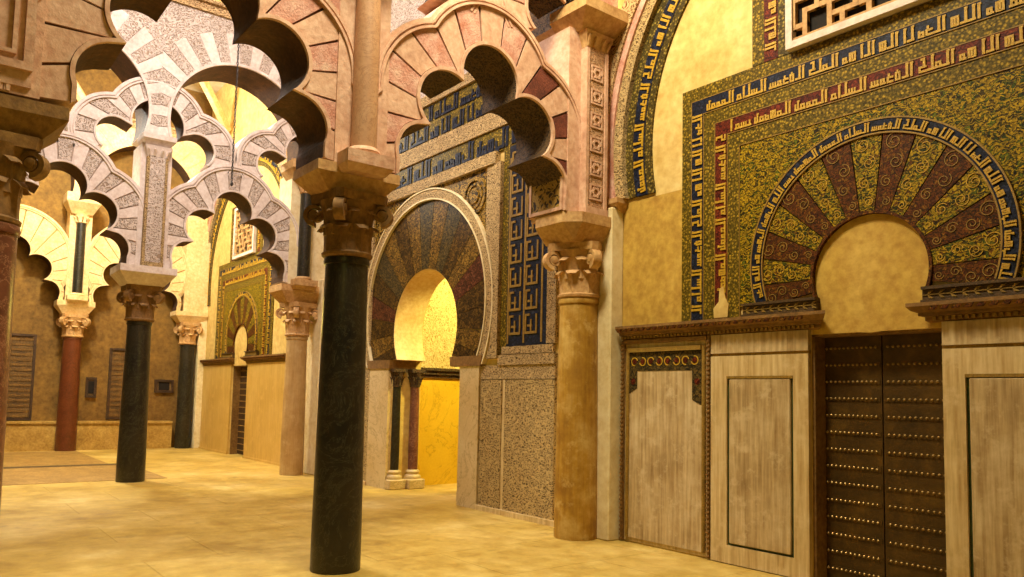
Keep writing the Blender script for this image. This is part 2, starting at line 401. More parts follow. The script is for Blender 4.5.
def scallop_arch(name, X, yc, sc, label, group, style, thick=.66, ring=.42, tier=1, th0=None, th1=None, nv=17, wall_side=False, sz=1., narrow=99, smooth_out=None, groove='groove', dark=(), plain=()):
    """five-lobed (tier 1) or three-lobed (tier 2) arch: soffit core, voussoirs, two fillets"""
    base = LOBES if tier == 1 else LOBES2
    zs = 3.82 if tier == 1 else 5.62
    c0 = (yc, 4.42 if tier == 1 else 6.12)
    z0 = 3.82 if tier == 1 else 5.9
    ins = lobe_set(base, yc, sc, 0, sz, z0)
    def ins_d(d): return lobe_set(base, yc, sc, d, sz, z0)
    if th0 is None:
        th0 = -.05
        while pol(c0, th0, far_r(c0, th0, ins))[1] > zs + .02 and th0 > -1.2: th0 -= .01
    if th1 is None: th1 = PI - th0
    P = PA(X)
    R = thing(name, (X - thick / 2, yc, zs), label, 'arch', group)
    face, alt, inn = style
    rmax = ring + .11
    lim = (yc - narrow, yc + narrow)
    def ro(th, d):
        r = far_r(c0, th, ins_d(d))
        if smooth_out: r = max(far_r(c0, th, ins_d(min(d, .1))), far_r(c0, th, [(yc, smooth_out[0], smooth_out[1] + d - rmax)]))
        return min(r, rect_r(c0, th, lim[0], lim[1], zs - .6, 99))
    n = 150
    ths = arc(th0, th1, n)
    inner = [pol(c0, t, far_r(c0, t, ins)) for t in ths]
    outer = [pol(c0, t, ro(t, rmax)) for t in ths]
    outer = [(u, max(z, zs - .03)) for u, z in outer]
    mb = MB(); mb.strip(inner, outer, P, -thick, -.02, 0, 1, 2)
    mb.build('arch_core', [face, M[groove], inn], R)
    # soffit fillets: front edge bead
    mb = MB(); a = [pol(c0, t, far_r(c0, t, ins)) for t in ths]; b = [pol(c0, t, far_r(c0, t, ins_d(.035))) for t in ths]
    mb.strip(a, b, P, -.03, .018); mb.build('edge_fillet', face, R)
    # voussoirs
    gap = .010
    for k in range(nv):
        t0 = th0 + (th1 - th0) * k / nv + gap; t1 = th0 + (th1 - th0) * (k + 1) / nv - gap
        tt = arc(t0, t1, 10)
        i2 = [pol(c0, t, far_r(c0, t, ins_d(.04))) for t in tt]
        o2 = [pol(c0, t, max(ro(t, ring), far_r(c0, t, ins_d(.05)))) for t in tt]
        o2 = [(u, max(z, zs - .03)) for u, z in o2]; i2 = [(u, max(z, zs - .03)) for u, z in i2]
        mb = MB(); mb.strip(i2, o2, P, -.05, .0)
        odd = k % 2 == 1
        v = mb.build('voussoir', M['red_dark'] if k in dark else (alt if odd and k not in plain else face), R)
    # outer scalloped band with two fillets
    mb = MB()
    for (d0, d1, pr) in ((ring, rmax, .0), (ring + .005, ring + .03, .028), (ring + .05, ring + .072, .024)):
        i2 = [pol(c0, t, ro(t, d0)) for t in ths]; o2 = [pol(c0, t, ro(t, d1) + 1e-4) for t in ths]
        i2 = [(u, max(z, zs - .03)) for u, z in i2]; o2 = [(u, max(z, zs - .03)) for u, z in o2]
        mb.strip(i2, o2, P, -.05, pr)
    mb.build('scalloped_moulding', face, R)
    return R

def horseshoe_arch(name, X, y0, y1, yc, label, group, style, r=1.31, zc=6.62, zt=8.8, thick=1.0, nv=19, cornice=True):
    """upper round horseshoe arch between y0 and y1, voussoirs alternately carved, plus its spandrel wall"""
    P = PA(X); c0 = (yc, zc)
    R = thing(name, (X - thick / 2, yc, zc - .4), label, 'arch', group)
    face, alt, inn = style
    th0 = -math.asin(.36 / r); th1 = PI - th0
    half = max(yc - y0, y1 - yc)
    ths = arc(th0, th1, 72)
    def ro(t): return min(r + .62, rect_r(c0, t, y0, y1, zc - .4, 99))
    inner = [pol(c0, t, r) for t in ths]; outer = [pol(c0, t, max(ro(t), r + .03)) for t in ths]
    mb = MB(); mb.strip(inner, outer, P, -thick, -.012, 0, 0, 1); mb.build('arch_core', [face, inn], R)
    for k in range(nv):
        t0 = th0 + (th1 - th0) * k / nv + .004; t1 = th0 + (th1 - th0) * (k + 1) / nv - .004
        tt = arc(t0, t1, 5)
        mb = MB(); mb.strip([pol(c0, t, r + .05) for t in tt], [pol(c0, t, max(ro(t), r + .06)) for t in tt], P, -.03, .006)
        mb.build('voussoir', alt if k % 2 else face, R)
    mb = MB(); mb.strip([pol(c0, t, r) for t in ths], [pol(c0, t, r + .05) for t in ths], P, -.02, .03); mb.build('edge_fillet', face, R)
    # spandrel wall over the ring
    mb = MB(); a, b = [], []
    for t in arc(0.02, PI - .02, 60):
        ri = max(ro(t), r + .03); rr = rect_r(c0, t, y0, y1, zc - 1, zt)
        a.append(pol(c0, t, ri)); b.append(pol(c0, t, max(rr, ri)))
    mb.strip(a, b, P, -thick, .0, 0, 1); mb.build('spandrel', [face, alt], R)
    if cornice:
        mb = MB()
        for (z0, z1, pr) in ((zt, zt + .05, .05), (zt + .05, zt + .17, .02), (zt + .17, zt + .24, .09)):
            mb.box(X - .1, X + pr, y0, y1, z0, z1)
        mb.build('cornice', M['carved_cream'], R)
    return R

# ------------------------------------------------------------------ capital (built once, copied)
def leaf_mesh(r, w, h, curl):
    """acanthus leaf pointing along +x from radius r"""
    mb = MB(); rings = []
    for i in range(9):
        t = i / 8
        z = h * math.sin(min(1, t * 1.18) * PI / 2) - (max(0, t - .8) * h * .9)
        x = r + curl * t ** 2.4
        ww = w * (1 - .35 * t ** 3) * (1 + .12 * math.cos(t * 16))
        th = .022
        ring = [(x - .015 - th, -ww * .5, z), (x - .03 + 0, -ww * .5, z + .004), (x + .018 * (1 - t), 0, z + .004), (x - .03, ww * .5, z + .004), (x - .015 - th, ww * .5, z), (x - th, 0, z)]
        rings.append(ring)
    mb.loft(rings); return mb

def volute_mesh(s=1.):
    """corner scroll in the x-z plane, thick along y"""
    mb = MB(); inner, outer = [], []
    for i in range(40):
        a = -PI / 2 + i / 39 * 3.6 * PI; r = .085 * s * (1 - i / 39 * .78)
        inner.append((r * .62 * math.cos(a), r * .62 * math.sin(a))); outer.append((r * math.cos(a), r * math.sin(a)))
    mb.strip(inner, outer, lambda u, d, z: (u, d, z), -.035 * s, .035 * s)
    mb.lathe([(.001, -.045 * s), (.03 * s, -.04 * s), (.03 * s, .04 * s), (.001, .045 * s)], (0, 0), 10)
    n = len(mb.v); mb.v[-40:] = [(x, z, y) for x, y, z in mb.v[-40:]]
    return mb

CAPS = {}
def capital(col, c, r, z0, z1, mat, key, turn=0.):
    h = z1 - z0; R = bpy.data.objects.new('capital', None)
    mb = MB(); rb = r * .98
    mb.lathe([(rb, z0), (rb * 1.1, z0 + .015), (rb * 1.12, z0 + .04), (rb * 1.0, z0 + .06), (rb * .98, z0 + h * .3), (rb * 1.05, z0 + h * .6), (rb * 1.22, z0 + h * .8), (rb * 1.3, z0 + h * .88)], c, 28)
    # abacus with hollow sides
    ab = []
    W = r * 1.62
    for k in range(4):
        a = k * PI / 2 + PI / 4 + turn
        for q in (-.10, .10): ab.append((c[0] + W * 1.0 * math.cos(a + q), c[1] + W * math.sin(a + q)))
        a2 = a + PI / 4; ab.append((c[0] + W * .70 * math.cos(a2), c[1] + W * .70 * math.sin(a2)))
    mb.loft([[(x, y, z0 + h * .86) for x, y in ab], [(c[0] + (x - c[0]) * 1.04, c[1] + (y - c[1]) * 1.04, z1) for x, y in ab]])
    cap = mb.build('capital', mat, col, True)
    base = cap
    # leaves: two rows of eight, one mesh shared
    def place(me_key, builder, name, ang, rad, z, tilt=0):
        if me_key not in CAPS:
            o = builder().build(name, mat, None, True); COL.objects.unlink(o); CAPS[me_key] = o
        o = CAPS[me_key].copy(); COL.objects.link(o); o.parent = cap
        off = wloc(col)
        o.location = (c[0] + rad * math.cos(ang) - off.x, c[1] + rad * math.sin(ang) - off.y, z - off.z)
        o.rotation_euler = (0, 0, ang)
        o.name = name
    for k in range(8):
        place((key, 'l1'), lambda: leaf_mesh(0, r * .78, h * .42, r * .42), 'acanthus_leaf', k * PI / 4 + turn, rb * .99, z0 + .05)
        place((key, 'l2'), lambda: leaf_mesh(0, r * .74, h * .40, r * .46), 'acanthus_leaf', k * PI / 4 + PI / 8 + turn, rb * 1.0, z0 + h * .34)
    for k in range(4):
        place((key, 'v'), lambda: volute_mesh(r / .25 * 1.55), 'volute', k * PI / 2 + PI / 4 + turn, rb * 1.50, z0 + h * .70)
    return cap

def impost(col, c, z0, z1, hx0, hx1, hy, mat, cham=.0, front=.0):
    """inverted truncated pyramid under a straight block; optional chamfered corners and a bracket on the hall side"""
    mb = MB(); zb = z0 + (z1 - z0) * .62
    def ring(ax0, ax1, ay, z, ch):
        x0, x1, y0, y1 = c[0] - ax0, c[0] + ax1, c[1] - ay, c[1] + ay
        k = max(ch, .004)
        return [(x0 + k, y0, z), (x1 - k, y0, z), (x1, y0 + k, z), (x1, y1 - k, z), (x1 - k, y1, z), (x0 + k, y1, z), (x0, y1 - k, z), (x0, y0 + k, z)]
    mb.loft([ring(hx0 * .62, hx1 * .62, hy * .66, z0, .0), ring(hx0, hx1, hy, zb, cham), ring(hx0, hx1, hy, z1, cham)])
    if front:
        q = .2
        mb.loft([[(c[0] + hx1 * .8, c[1] - q * .8, z1 - .1), (c[0] + hx1 * .8, c[1] + q * .8, z1 - .1), (c[0] + hx1 + front * .3, c[1] + q * .8, z1 - .1), (c[0] + hx1 + front * .3, c[1] - q * .8, z1 - .1)],
                 [(c[0] + hx1 * .8, c[1] - q, z1 - .0), (c[0] + hx1 * .8, c[1] + q, z1 - .0), (c[0] + hx1 + front, c[1] + q, z1 - .0), (c[0] + hx1 + front, c[1] - q, z1 - .0)],
                 [(c[0] + hx1 * .8, c[1] - q, z1 + .06), (c[0] + hx1 * .8, c[1] + q, z1 + .06), (c[0] + hx1 + front, c[1] + q, z1 + .06), (c[0] + hx1 + front, c[1] - q, z1 + .06)]])
    return mb.build('impost_block', mat, col)

def column(c, r, zn, zc, zi, shaft, capm, impm, label, hx=(.33, .33), hy=.43, cham=0., front=0., turn=0., taper=.95, key='a', cr=None):
    R = thing('marble_column', (c[0], c[1], 0), label, 'column', 'columns of the arcades')
    mb = MB()
    mb.lathe([(r * .985, 0), (r * 1.0, .02), (r, .3), (r * (1 + taper) / 2 * 1.005, zn * .55), (r * taper, zn - .07), (r * taper * 1.06, zn - .065), (r * taper * 1.09, zn - .035), (r * taper * 1.05, zn)], c, 40)
    s = mb.build('shaft', shaft, R, True)
    capital(R, c, cr or r * taper, zn, zc, capm, key, turn)
    impost(R, c, zc, zi, hx[0], hx[1], hy, impm, cham, front)
    return R

# ================================================================== SETTING
def structure(name, mb, mats, label=None, cat=None, parent=None, smooth=False):
    o = mb.build(name, mats, parent, smooth)
    if not parent:
        setp(o, label, cat, None, 'structure')
    return o

# floor
mb = MB(); mb.box(-25, 4, -4.5, 11, -.2, 0)
structure('floor', mb, M['floor'], 'worn cream limestone flag floor running through all the bays', 'floor')
mb = MB(); mb.box(-18.4, -15.35, -3, 3.95, 0, .006)
structure('floor_paving', mb, M['paving'], 'browner square of paving beyond the second arcade', 'floor')
mb = MB(); mb.box(-18.75, -18.4, -3, 3.95, 0, .008)
structure('floor_strip', mb, M['paving_dark'], 'dark stone strip crossing the far paving', 'floor')
mb = MB(); mb.box(-22.9, -18.75, -3, 3.6, 0, .006)
structure('floor_paving', mb, M['paving'], 'brown paving next to the plinth of the end wall', 'floor')

# qibla wall with three openings
DX = -16.45; DC = -3.42
mb = MB(); T0, T1 = WY, WY + .58
def wall(x0, x1, z0, z1): mb.box(x0, x1, T0, T1, z0, z1)
wall(-2.8, 4, 0, 10.5); wall(-4.0, -2.8, 2.3, 10.5); wall(-8.6, -4.0, 0, 10.5)
wall(-8.6 - 4.7, -8.6, 5.1, 10.5)
wall(-4.0 + DX, -2.8 + DX, 2.3, 10.5); wall(-2.8 + DX, -13.3, 0, 10.5); wall(-24, -4.0 + DX, 0, 10.5)
MC = (-10.97, 2.75); MR = 1.0
wall(-13.3, -12.0, 0, 2.25); wall(-9.79, -8.6, 0, 2.25)
tt = arc(-math.asin(.5), PI + math.asin(.5), 60)
mb.strip([pol(MC, t, MR) for t in tt], [pol(MC, t, rect_r(MC, t, -13.3, -8.6, 2.25, 5.1)) for t in tt], PW, -.58, 0)
structure('wall_qibla', mb, M['plaster'], 'ochre plastered wall carrying the mosaic doorways', 'wall')

mb = MB(); mb.box(-6.45, -5.50, WY - .004, WY, 2.5, 4.02); mb.box(-3.98, -2.82, WY - .004, WY, 2.3, 2.66)
tc = arc(0, 2 * PI, 40); mb.prism([pol((DC, 2.83), t, .54) for t in tc[:-1]], PW, 0, .0048)
structure('wall_paint', mb, M['ochre_paint'], 'deep ochre painted patches of the near bay wall', 'wall')  # strip, lintel and tympanum disc, deeper ochre than the plaster
# end wall behind the far arcade, and walls that close the hall out of view
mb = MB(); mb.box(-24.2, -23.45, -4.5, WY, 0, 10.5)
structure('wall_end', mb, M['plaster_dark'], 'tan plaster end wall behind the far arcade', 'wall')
mb = MB()
mb.box(-23.45, -23.12, -4.5, 6.0, 0, .70); mb.box(-23.45, -23.08, -4.5, 6.0, .70, .76)
structure('trim_1', mb, M['plinth'], 'low stone plinth along the foot of the end wall', 'plinth')
mb = MB(); mb.box(-24.2, 4, -4.5, WY + .5, 10.5, 10.7)
structure('ceiling', mb, M['ceiling'], 'pale plaster ceiling high over the bays', 'ceiling')
# ribs of the far vault
mb = MB()
for (a, b) in (((-22.9, -1.), (-15.9, 6.5)), ((-22.9, 6.5), (-15.9, -1.)), ((-22.9, 2.0), (-17.0, 6.6)), ((-21.5, 6.6), (-15.9, 1.2)), ((-22.9, 3.5), (-19., -1)), ((-15.9, 4.2), (-18.8, 6.6))):
    pts = []
    for i in range(17):
        t = i / 16; pts.append((a[0] + (b[0] - a[0]) * t, a[1] + (b[1] - a[1]) * t, 8.9 + 1.5 * math.sin(PI * t)))
    mb.tube(pts, .13, 6)
structure('trim_2', mb, M['yellow_stone'], 'crossing stone ribs under the far ceiling', 'ribs')

# mihrab chamber
mb = MB()
X0, X1, Y0, Y1 = -12.2, -9.7, 7.32, 10.4
mb.box(X0 - .3, X0, Y0, Y1, 0, 2.0, 0); mb.box(X1, X1 + .3, Y0, Y1, 0, 2.0, 0); mb.box(X0, X1, Y1, Y1 + .3, 0, 2.0, 0)
mb.box(X0 - .3, X0 + .02, Y0, Y1, 2.12, 5.2, 1); mb.box(X1 - .02, X1 + .3, Y0, Y1, 2.12, 5.2, 1); mb.box(X0, X1, Y1 - .02, Y1 + .3, 2.12, 5.2, 1)
mb.box(X0 - .3, X1 + .3, Y0, Y1 + .3, 5.2, 5.4, 1)
structure('wall_niche', mb, [M['yellow_marble'], M['carved_pale']], 'bright yellow marble walls inside the prayer niche', 'wall')
mb = MB()
for (z0, z1, p) in ((1.97, 2.03, .04), (2.03, 2.10, .08), (2.10, 2.15, .12)):
    mb.box(X0, X0 + p, Y0, Y1, z0, z1); mb.box(X1 - p, X1, Y0, Y1, z0, z1); mb.box(X0, X1, Y1 - p, Y1, z0, z1)
structure('trim_3', mb, M['carved_dark'], 'dark carved cornice inside the prayer niche', 'cornice')

# ================================================================== THE TWO MOSAIC DOORWAYS
def u_frame(mb, cx, h0, h1, zt0, zt1, zb, d):
    """inverted U between half widths h0<h1 and tops zt0<zt1"""
    a = [(cx - h0, zb), (cx - h0, zt0), (cx + h0, zt0), (cx + h0, zb)]; b = [(cx - h1, zb), (cx - h1, zt1), (cx + h1, zt1), (cx + h1, zb)]
    mb.strip(a, b, PW, 0, d)

def doorway(dx, near):
    cx = DC + dx
    where = 'in the near bay over the studded door' if near else 'in the far bay over the small dark door'
    R = thing('mosaic_doorway', (cx, WY, 2.5), 'gold, blue and red mosaic horseshoe panel ' + where, 'mosaic')
    zb = 2.52
    H = [2.12, 1.985, 1.82, 1.67, 1.51, 1.36]; Zt = [5.12, 4.97, 4.80, 4.65, 4.49, 4.33]
    names = [('border_band', 'lace', .02), ('blue_band', 'blue', .025), ('border_band', 'lace', .02), ('red_band', 'redm', .025), ('border_band', 'lace', .02)]
    for i, (n, m, d) in enumerate(names):
        mb = MB(); u_frame(mb, cx, H[i + 1], H[i], Zt[i + 1], Zt[i], zb, d); mb.build(n, M[m], R)
    # gilt fillets between bands
    mb = MB()
    for i in range(1, 6): u_frame(mb, cx, H[i] - .004, H[i] + .004, Zt[i] - .004, Zt[i] + .004, zb, .028)
    mb.build('gilt_fillet', M['gold_dim'], R)
    # lettering in the blue and in the red band: right side up, along the top, left side down
    for bi, st in ((1, 0), (3, 23)):
        hb = H[bi] - H[bi + 1]; hi = H[bi + 1] + .1 * hb; zi = Zt[bi + 1] + .1 * hb; th = hb * .82
        def f(base):
            return FM(base, PW)
        for L, g, k in ((zi - zb - .02, lambda s, t: (cx + hi + t * th, zb + .02 + s), 0), (2 * hi, lambda s, t: (cx + hi - s, zi + t * th), 11), (zi - zb - .02, lambda s, t: (cx - hi - t * th, zi - s), 31)):
            mb = MB(); kufic(mb, L, th, f(g), (.02, .034), st + k); mb.build('lettering', M['gold'], R)
    if near:
        mb = MB(); mb.prism([(cx - 1.67, 2.53), (cx - 1.50, 2.53), (cx - 1.49, 2.66), (cx - 1.53, 2.74), (cx - 1.55, 2.86), (cx - 1.60, 2.84), (cx - 1.61, 2.70), (cx - 1.68, 2.63)], PW, .0, .037); mb.build('plaster_patch', M['plaster'], R)
    # field round the arch
    C = (cx, 3.0); ro, ri = 1.21, 1.08; a0 = -math.asin(.38 / ro)
    tt = arc(a0, PI - a0, 72)
    mb = MB(); mb.strip([pol(C, t, ro - .02) for t in tt], [pol(C, t, rect_r(C, t, cx - 1.36, cx + 1.36, 2.62, 4.33)) for t in tt], PW, 0, .02)
    mb.build('field', M['field'], R)
    mb = MB(); mb.strip([pol(C, t, ri) for t in tt], [pol(C, t, ro) for t in tt], PW, 0, .045); mb.build('archivolt', M['blue'], R)
    mb = MB()
    for r in (ri, ro): mb.strip([pol(C, t, r - .007) for t in tt], [pol(C, t, r + .007) for t in tt], PW, 0, .05)
    mb.build('gilt_fillet', M['gold_dim'], R)
    mb = MB(); L = (PI - 2 * a0) * 1.12
    kufic(mb, L, .088, FM(lambda s, t: pol(C, a0 + s / 1.12, ri + .022 + t * .088), PW), (.04, .054), 5, 3)
    mb.build('lettering', M['gold'], R)
    # voussoirs
    ci = (cx, 2.83); r0 = .54
    nv = 15
    th0, th1 = -.25, PI + .25
    for k in range(nv):
        t0 = th0 + (th1 - th0) * k / nv + .006; t1 = th0 + (th1 - th0) * (k + 1) / nv - .006
        q = arc(t0, t1, 5)
        ins = [pol(ci, t, r0 + .01) for t in q]; outs = [pol(ci, t, far_r(ci, t, [(cx, 3.0, ri - .004)])) for t in q]
        mb = MB(); mb.strip([(u, max(z, 2.62)) for u, z in ins], [(u, max(z, 2.62)) for u, z in outs], PW, 0, .035)
        v = mb.build('voussoir', M['vous_a'] if k % 2 else M['vous_b'], R)
        if near:
            tm = (t0 + t1) / 2; e1 = far_r(ci, tm, [(cx, 3.0, ri)])
            for i in range(4):
                rr = r0 + (e1 - r0) * (i + .55) / 4; hw = rr * (t1 - t0) * .30; cc = pol(ci, tm + (.22 if i % 2 else -.22) * (t1 - t0) * .5, rr)
                aa = arc(0, 3.2 * PI, 26); sg = 1 if i % 2 else -1
                mb = MB(); mb.strip([pol(cc, tm + sg * t, hw * (1 - t / 12.5) - .006) for t in aa], [pol(cc, tm + sg * t, hw * (1 - t / 12.5)) for t in aa], PW, .03, .039 + i * .0004)
                mb.build('scroll', M['gold_dim'] if k % 2 == 0 else M['gold'], v)
    q = arc(-.45, PI + .45, 48)
    mb = MB(); mb.strip([pol(ci, t, r0 - .012) for t in q], [pol(ci, t, r0 + .014) for t in q], PW, 0, .05)
    mb.build('tympanum_rim', M['vous_b'], R)
    # carved springer mouldings on both sides
    for sgn in (-1, 1):
        a, b = (.48, 1.29)
        us = sorted((cx + sgn * a, cx + sgn * b))
        mb = MB()
        inn = cx + sgn * (a - .03)
        mb.prism([(us[0], 2.53), (us[1], 2.53), (us[1], 2.62), (us[0], 2.62)], PW, 0, .07)
        for (z0, z1, d) in ((2.505, 2.53, .11), (2.62, 2.645, .10)):
            mb.prism([(us[0], z0), (us[1], z0), (us[1], z1), (us[0], z1)], PW, 0, d)
        o = mb.build('springer_moulding', M['umber'], R)
        # vine scroll on the moulding
        mb = MB(); n = 9
        for i in range(n):
            u = us[0] + (us[1] - us[0]) * (i + .5) / n
            for s2 in (-1, 1):
                leaf = [(u + s2 * .0, 2.575), (u + .022, 2.575 + s2 * .012), (u + .05, 2.575 + s2 * .034), (u + .012, 2.575 + s2 * .03)]
                mb.prism(leaf, PW, .065, .082)
        mb.prism([(us[0], 2.571), (us[1], 2.571), (us[1], 2.579), (us[0], 2.579)], PW, .065, .078)
        mb.build('vine_scroll', M['gold_dim'], o)
    return R

def cornice(n, x0, x1, end0, end1, label):
    mb = MB(); prof = [(.02, 2.345), (.05, 2.36), (.05, 2.39), (.09, 2.40), (.09, 2.425), (.13, 2.44), (.16, 2.475), (.16, 2.505), (.0, 2.505)]
    rings = []
    def ring(x, k): return [(x + k * d, WY - d, z) for d, z in prof] + [(x, WY, 2.345)]
    mb.loft([ring(x0, -end0), ring(x1, -end1)])
    o = structure('trim_%d' % n, mb, M['impost_dark'], label, 'cornice')
    mb = MB(); k = int((x1 - x0) / .05)          # row of small dentils
    for i in range(k):
        x = x0 + .02 + i * .05; mb.box(x, x + .026, WY - .075, WY - .04, 2.36, 2.39)
    c = mb.build('dentils', M['gold_dim'], o)
    mb = MB(); k = int((x1 - x0) / .09)          # rope bead
    for i in range(k):
        x = x0 + .02 + i * .09
        mb.prism([(x, 2.44), (x + .05, 2.44), (x + .085, 2.475), (x + .035, 2.475)], lambda u, d, z: (u, WY - d, z), .12, .158)
    mb.build('rope_bead', M['vous_b'], o)
    return o

doorway(0, True); doorway(DX, False)
cornice(4, -6.42, -3.92, 0, -1, 'brown carved stone cornice left of the studded door')
cornice(5, -2.88, -.2, 1, 0, 'brown carved stone cornice right of the studded door')
cornice(6, -22.9, -3.92 + DX, 0, -1, 'brown stone cornice left of the small far door')
cornice(7, -2.88 + DX, -16.6, 1, 0, 'brown stone cornice right of the small far door')

# ------------------------------------------------------------------ doors
def door(n, dx, near):
    cx = DC + dx; x0, x1 = -4.0 + dx, -2.8 + dx; y = WY + .2
    lab = 'studded bronze double door under the near mosaic arch' if near else 'small dark studded double door in the far bay'
    R = bpy.data.objects.new('door_%d' % n, None); COL.objects.link(R); R.location = (cx, y, 0); setp(R, lab, 'door', None, 'structure')
    for s in (0, 1):
        a, b = (x0, cx - .006) if s == 0 else (cx + .006, x1)
        mb = MB(); mb.box(a, b, y, y + .07, .02, 2.32); leaf = mb.build('door_leaf', M['bronze'] if near else M['wood'], R)
        mb = MB(); ms = MB()
        for k in range(14):
            z = .12 + k * .158
            mb.box(a + .012, b - .012, y - .006, y, z - .022, z + .022)
            for j in range(12):
                x = a + .05 + (b - a - .1) * j / 11
                ms.lathe([(.001, z)], (x, y), 4) if False else None
                q = [( .013 * math.cos(2 * PI * i / 8), .013 * math.sin(2 * PI * i / 8)) for i in range(8)]
                ms.loft([[(x + u, y - .005, z + v) for u, v in q], [(x + u * .85, y - .014, z + v * .85) for u, v in q], [(x + u * .3, y - .02, z + v * .3) for u, v in q]])
        mb.build('plate_strip', M['bronze'] if near else M['wood'], leaf)
        o = ms.build('studs', M['stud'], leaf, False); o['kind'] = 'stuff'
    mb = MB()
    mb.box(x0 - .0, x0 + .03, WY + .02, y, 0, 2.3); mb.box(x1 - .03, x1, WY + .02, y, 0, 2.3); mb.box(x0, x1, WY + .02, y + .1, 2.28, 2.3)
    mb.build('door_frame', M['impost_dark'], R)
    mb = MB(); mb.box(x0, x1, y + .08, y + .1, 0, 2.3); mb.build('door_backing', M['wood'], R)
door(1, 0, True); door(2, DX, False)

# ------------------------------------------------------------------ marble dado
R = thing('dado_panel', (-5.79, WY, 0), 'worn marble slab in a gilt rope frame with painted rose scroll, beside the amber column', 'panel')
mb = MB(); mb.prism([(-6.42, .02), (-5.13, .02), (-5.13, 2.345), (-6.42, 2.345)], PW, 0, .015); mb.build('backing', M['slab_frame'], R)
mb = MB(); mb.prism([(-6.30, .06), (-5.25, .06), (-5.25, 2.2), (-6.30, 2.2)], PW, .015, .03); mb.build('slab', M['slab'], R)
for nm, rects in (('rope_frame', ((-6.42, -6.375, .02, 2.345), (-5.175, -5.13, .02, 2.345), (-6.375, -5.175, 2.30, 2.345))), ('inner_frame', ((-6.35, -6.30, .06, 2.25), (-5.25, -5.20, .06, 2.25), (-6.30, -5.25, 2.2, 2.25)))):
    mb = MB()
    for x0, x1, z0, z1 in rects:
        if z1 - z0 > x1 - x0:
            xm = (x0 + x1) / 2; mb.tube([(xm, WY - .03, z0), (xm, WY - .03, z1)], .024, 10)
            n = int((z1 - z0) / .05)
            if nm == 'rope_frame':
                for i in range(n):
                    z = z0 + i * .05; mb.prism([(x0, z), (x1, z + .02), (x1, z + .042), (x0, z + .022)], PW, .03, .062)
        else:
            mb.prism([(x0, z0), (x1, z0), (x1, z1), (x0, z1)], PW, .01, .06)
    mb.build(nm, M['gold_dim'] if nm == 'inner_frame' else M['impost_dark'], R)
mb = MB()
mb.prism([(-6.30, 1.98), (-5.25, 1.98), (-5.25, 2.2), (-6.30, 2.2)], PW, .03, .034)
mb.prism([(-6.30, 1.72), (-6.18, 1.78), (-6.18, 1.98), (-6.30, 1.98)], PW, .03, .034)
mb.prism([(-5.38, 1.66), (-5.25, 1.6), (-5.25, 1.98), (-5.38, 1.98)], PW, .03, .034)
pb = mb.build('painted_border', M['mih_d'], R)
ma = MB()
def disc(mb, u, z, r, d0, d1, n=14): mb.prism([(u + r * math.cos(2 * PI * i / n), z + r * math.sin(2 * PI * i / n)) for i in range(n)], PW, d0, d1)
def rose(u, z, r):
    q = MB(); disc(q, u, z, r, .034, .039); disc(q, u, z, r * .45, .039, .043); q.build('rose', M['redm'], pb)
for i in range(8):
    u = -6.22 + i * .125; z = 2.09
    a = [pol((u, z), t, .052) for t in arc(.3 + PI * (i % 2), .3 + PI * (i % 2) + 4.6, 16)]; b = [pol((u, z), t, .040) for t in arc(.3 + PI * (i % 2), .3 + PI * (i % 2) + 4.6, 16)]
    ma.strip(b, a, PW, .034, .038); rose(u, z, .030)
for z in (1.86,): rose(-6.24, z, .035); rose(-5.31, z, .035)
ma.build('scroll', M['gold'], pb)

def slab_panel(x0, x1, label, px0, px1, m1='slab_frame', m2='slab'):
    R = thing('dado_panel', ((x0 + x1) / 2, WY, 0), label, 'panel')
    mb = MB()
    # frame as four boards round a recess
    mb.box(x0, px0 - .03, WY - .05, WY, .01, 2.12); mb.box(px1 + .03, x1, WY - .05, WY, .01, 2.12)
    mb.box(px0 - .03, px1 + .03, WY - .05, WY, .01, .19); mb.box(px0 - .03, px1 + .03, WY - .05, WY, 1.91, 2.12)
    mb.build('frame', M[m1], R)
    mb = MB(); mb.box(px0 - .03, px1 + .03, WY - .025, WY, .19, 1.91); mb.build('inlay_line', M['green_line'], R)
    mb = MB(); mb.bevbox(px0, px1, WY - .055, WY - .01, .215, 1.88, .008); mb.build('slab', M[m2], R)
    mb = MB(); mb.box(x0, x1, WY - .05, WY, 2.15, 2.345); mb.build('frieze_board', M[m2], R)
    mb = MB(); mb.box(x0, x1, WY - .03, WY, 2.12, 2.15); mb.box(px0 - .03, px1 + .03, WY - .056, WY - .02, 1.885, 1.912); mb.build('gilt_line', M['gold_dim'], R)
    return R
slab_panel(-5.12, -4.0, 'pale marble slab panel with green inlay line, left jamb of the studded door', -4.89, -4.19)
slab_panel(-2.8, -1.1, 'shaded marble slab panel with green inlay line, right of the studded door', -2.6, -1.35)
for (x0, x1, lab) in ((-22.85, -20.47, 'plain golden marble slab left of the small far door'), (-19.23, -16.7, 'plain golden marble slab between the small far door and the tan column')):
    R = thing('dado_panel', ((x0 + x1) / 2, WY, 0), lab, 'panel')
    mb = MB(); mb.bevbox(x0, x1, WY - .05, WY, .0, 2.345, .012); mb.build('slab', M['golden_slab'], R)
    mb = MB(); mb.box(x0, x1, WY - .07, WY - .04, .0, .05); mb.build('foot_strip', M['golden_slab'], R)

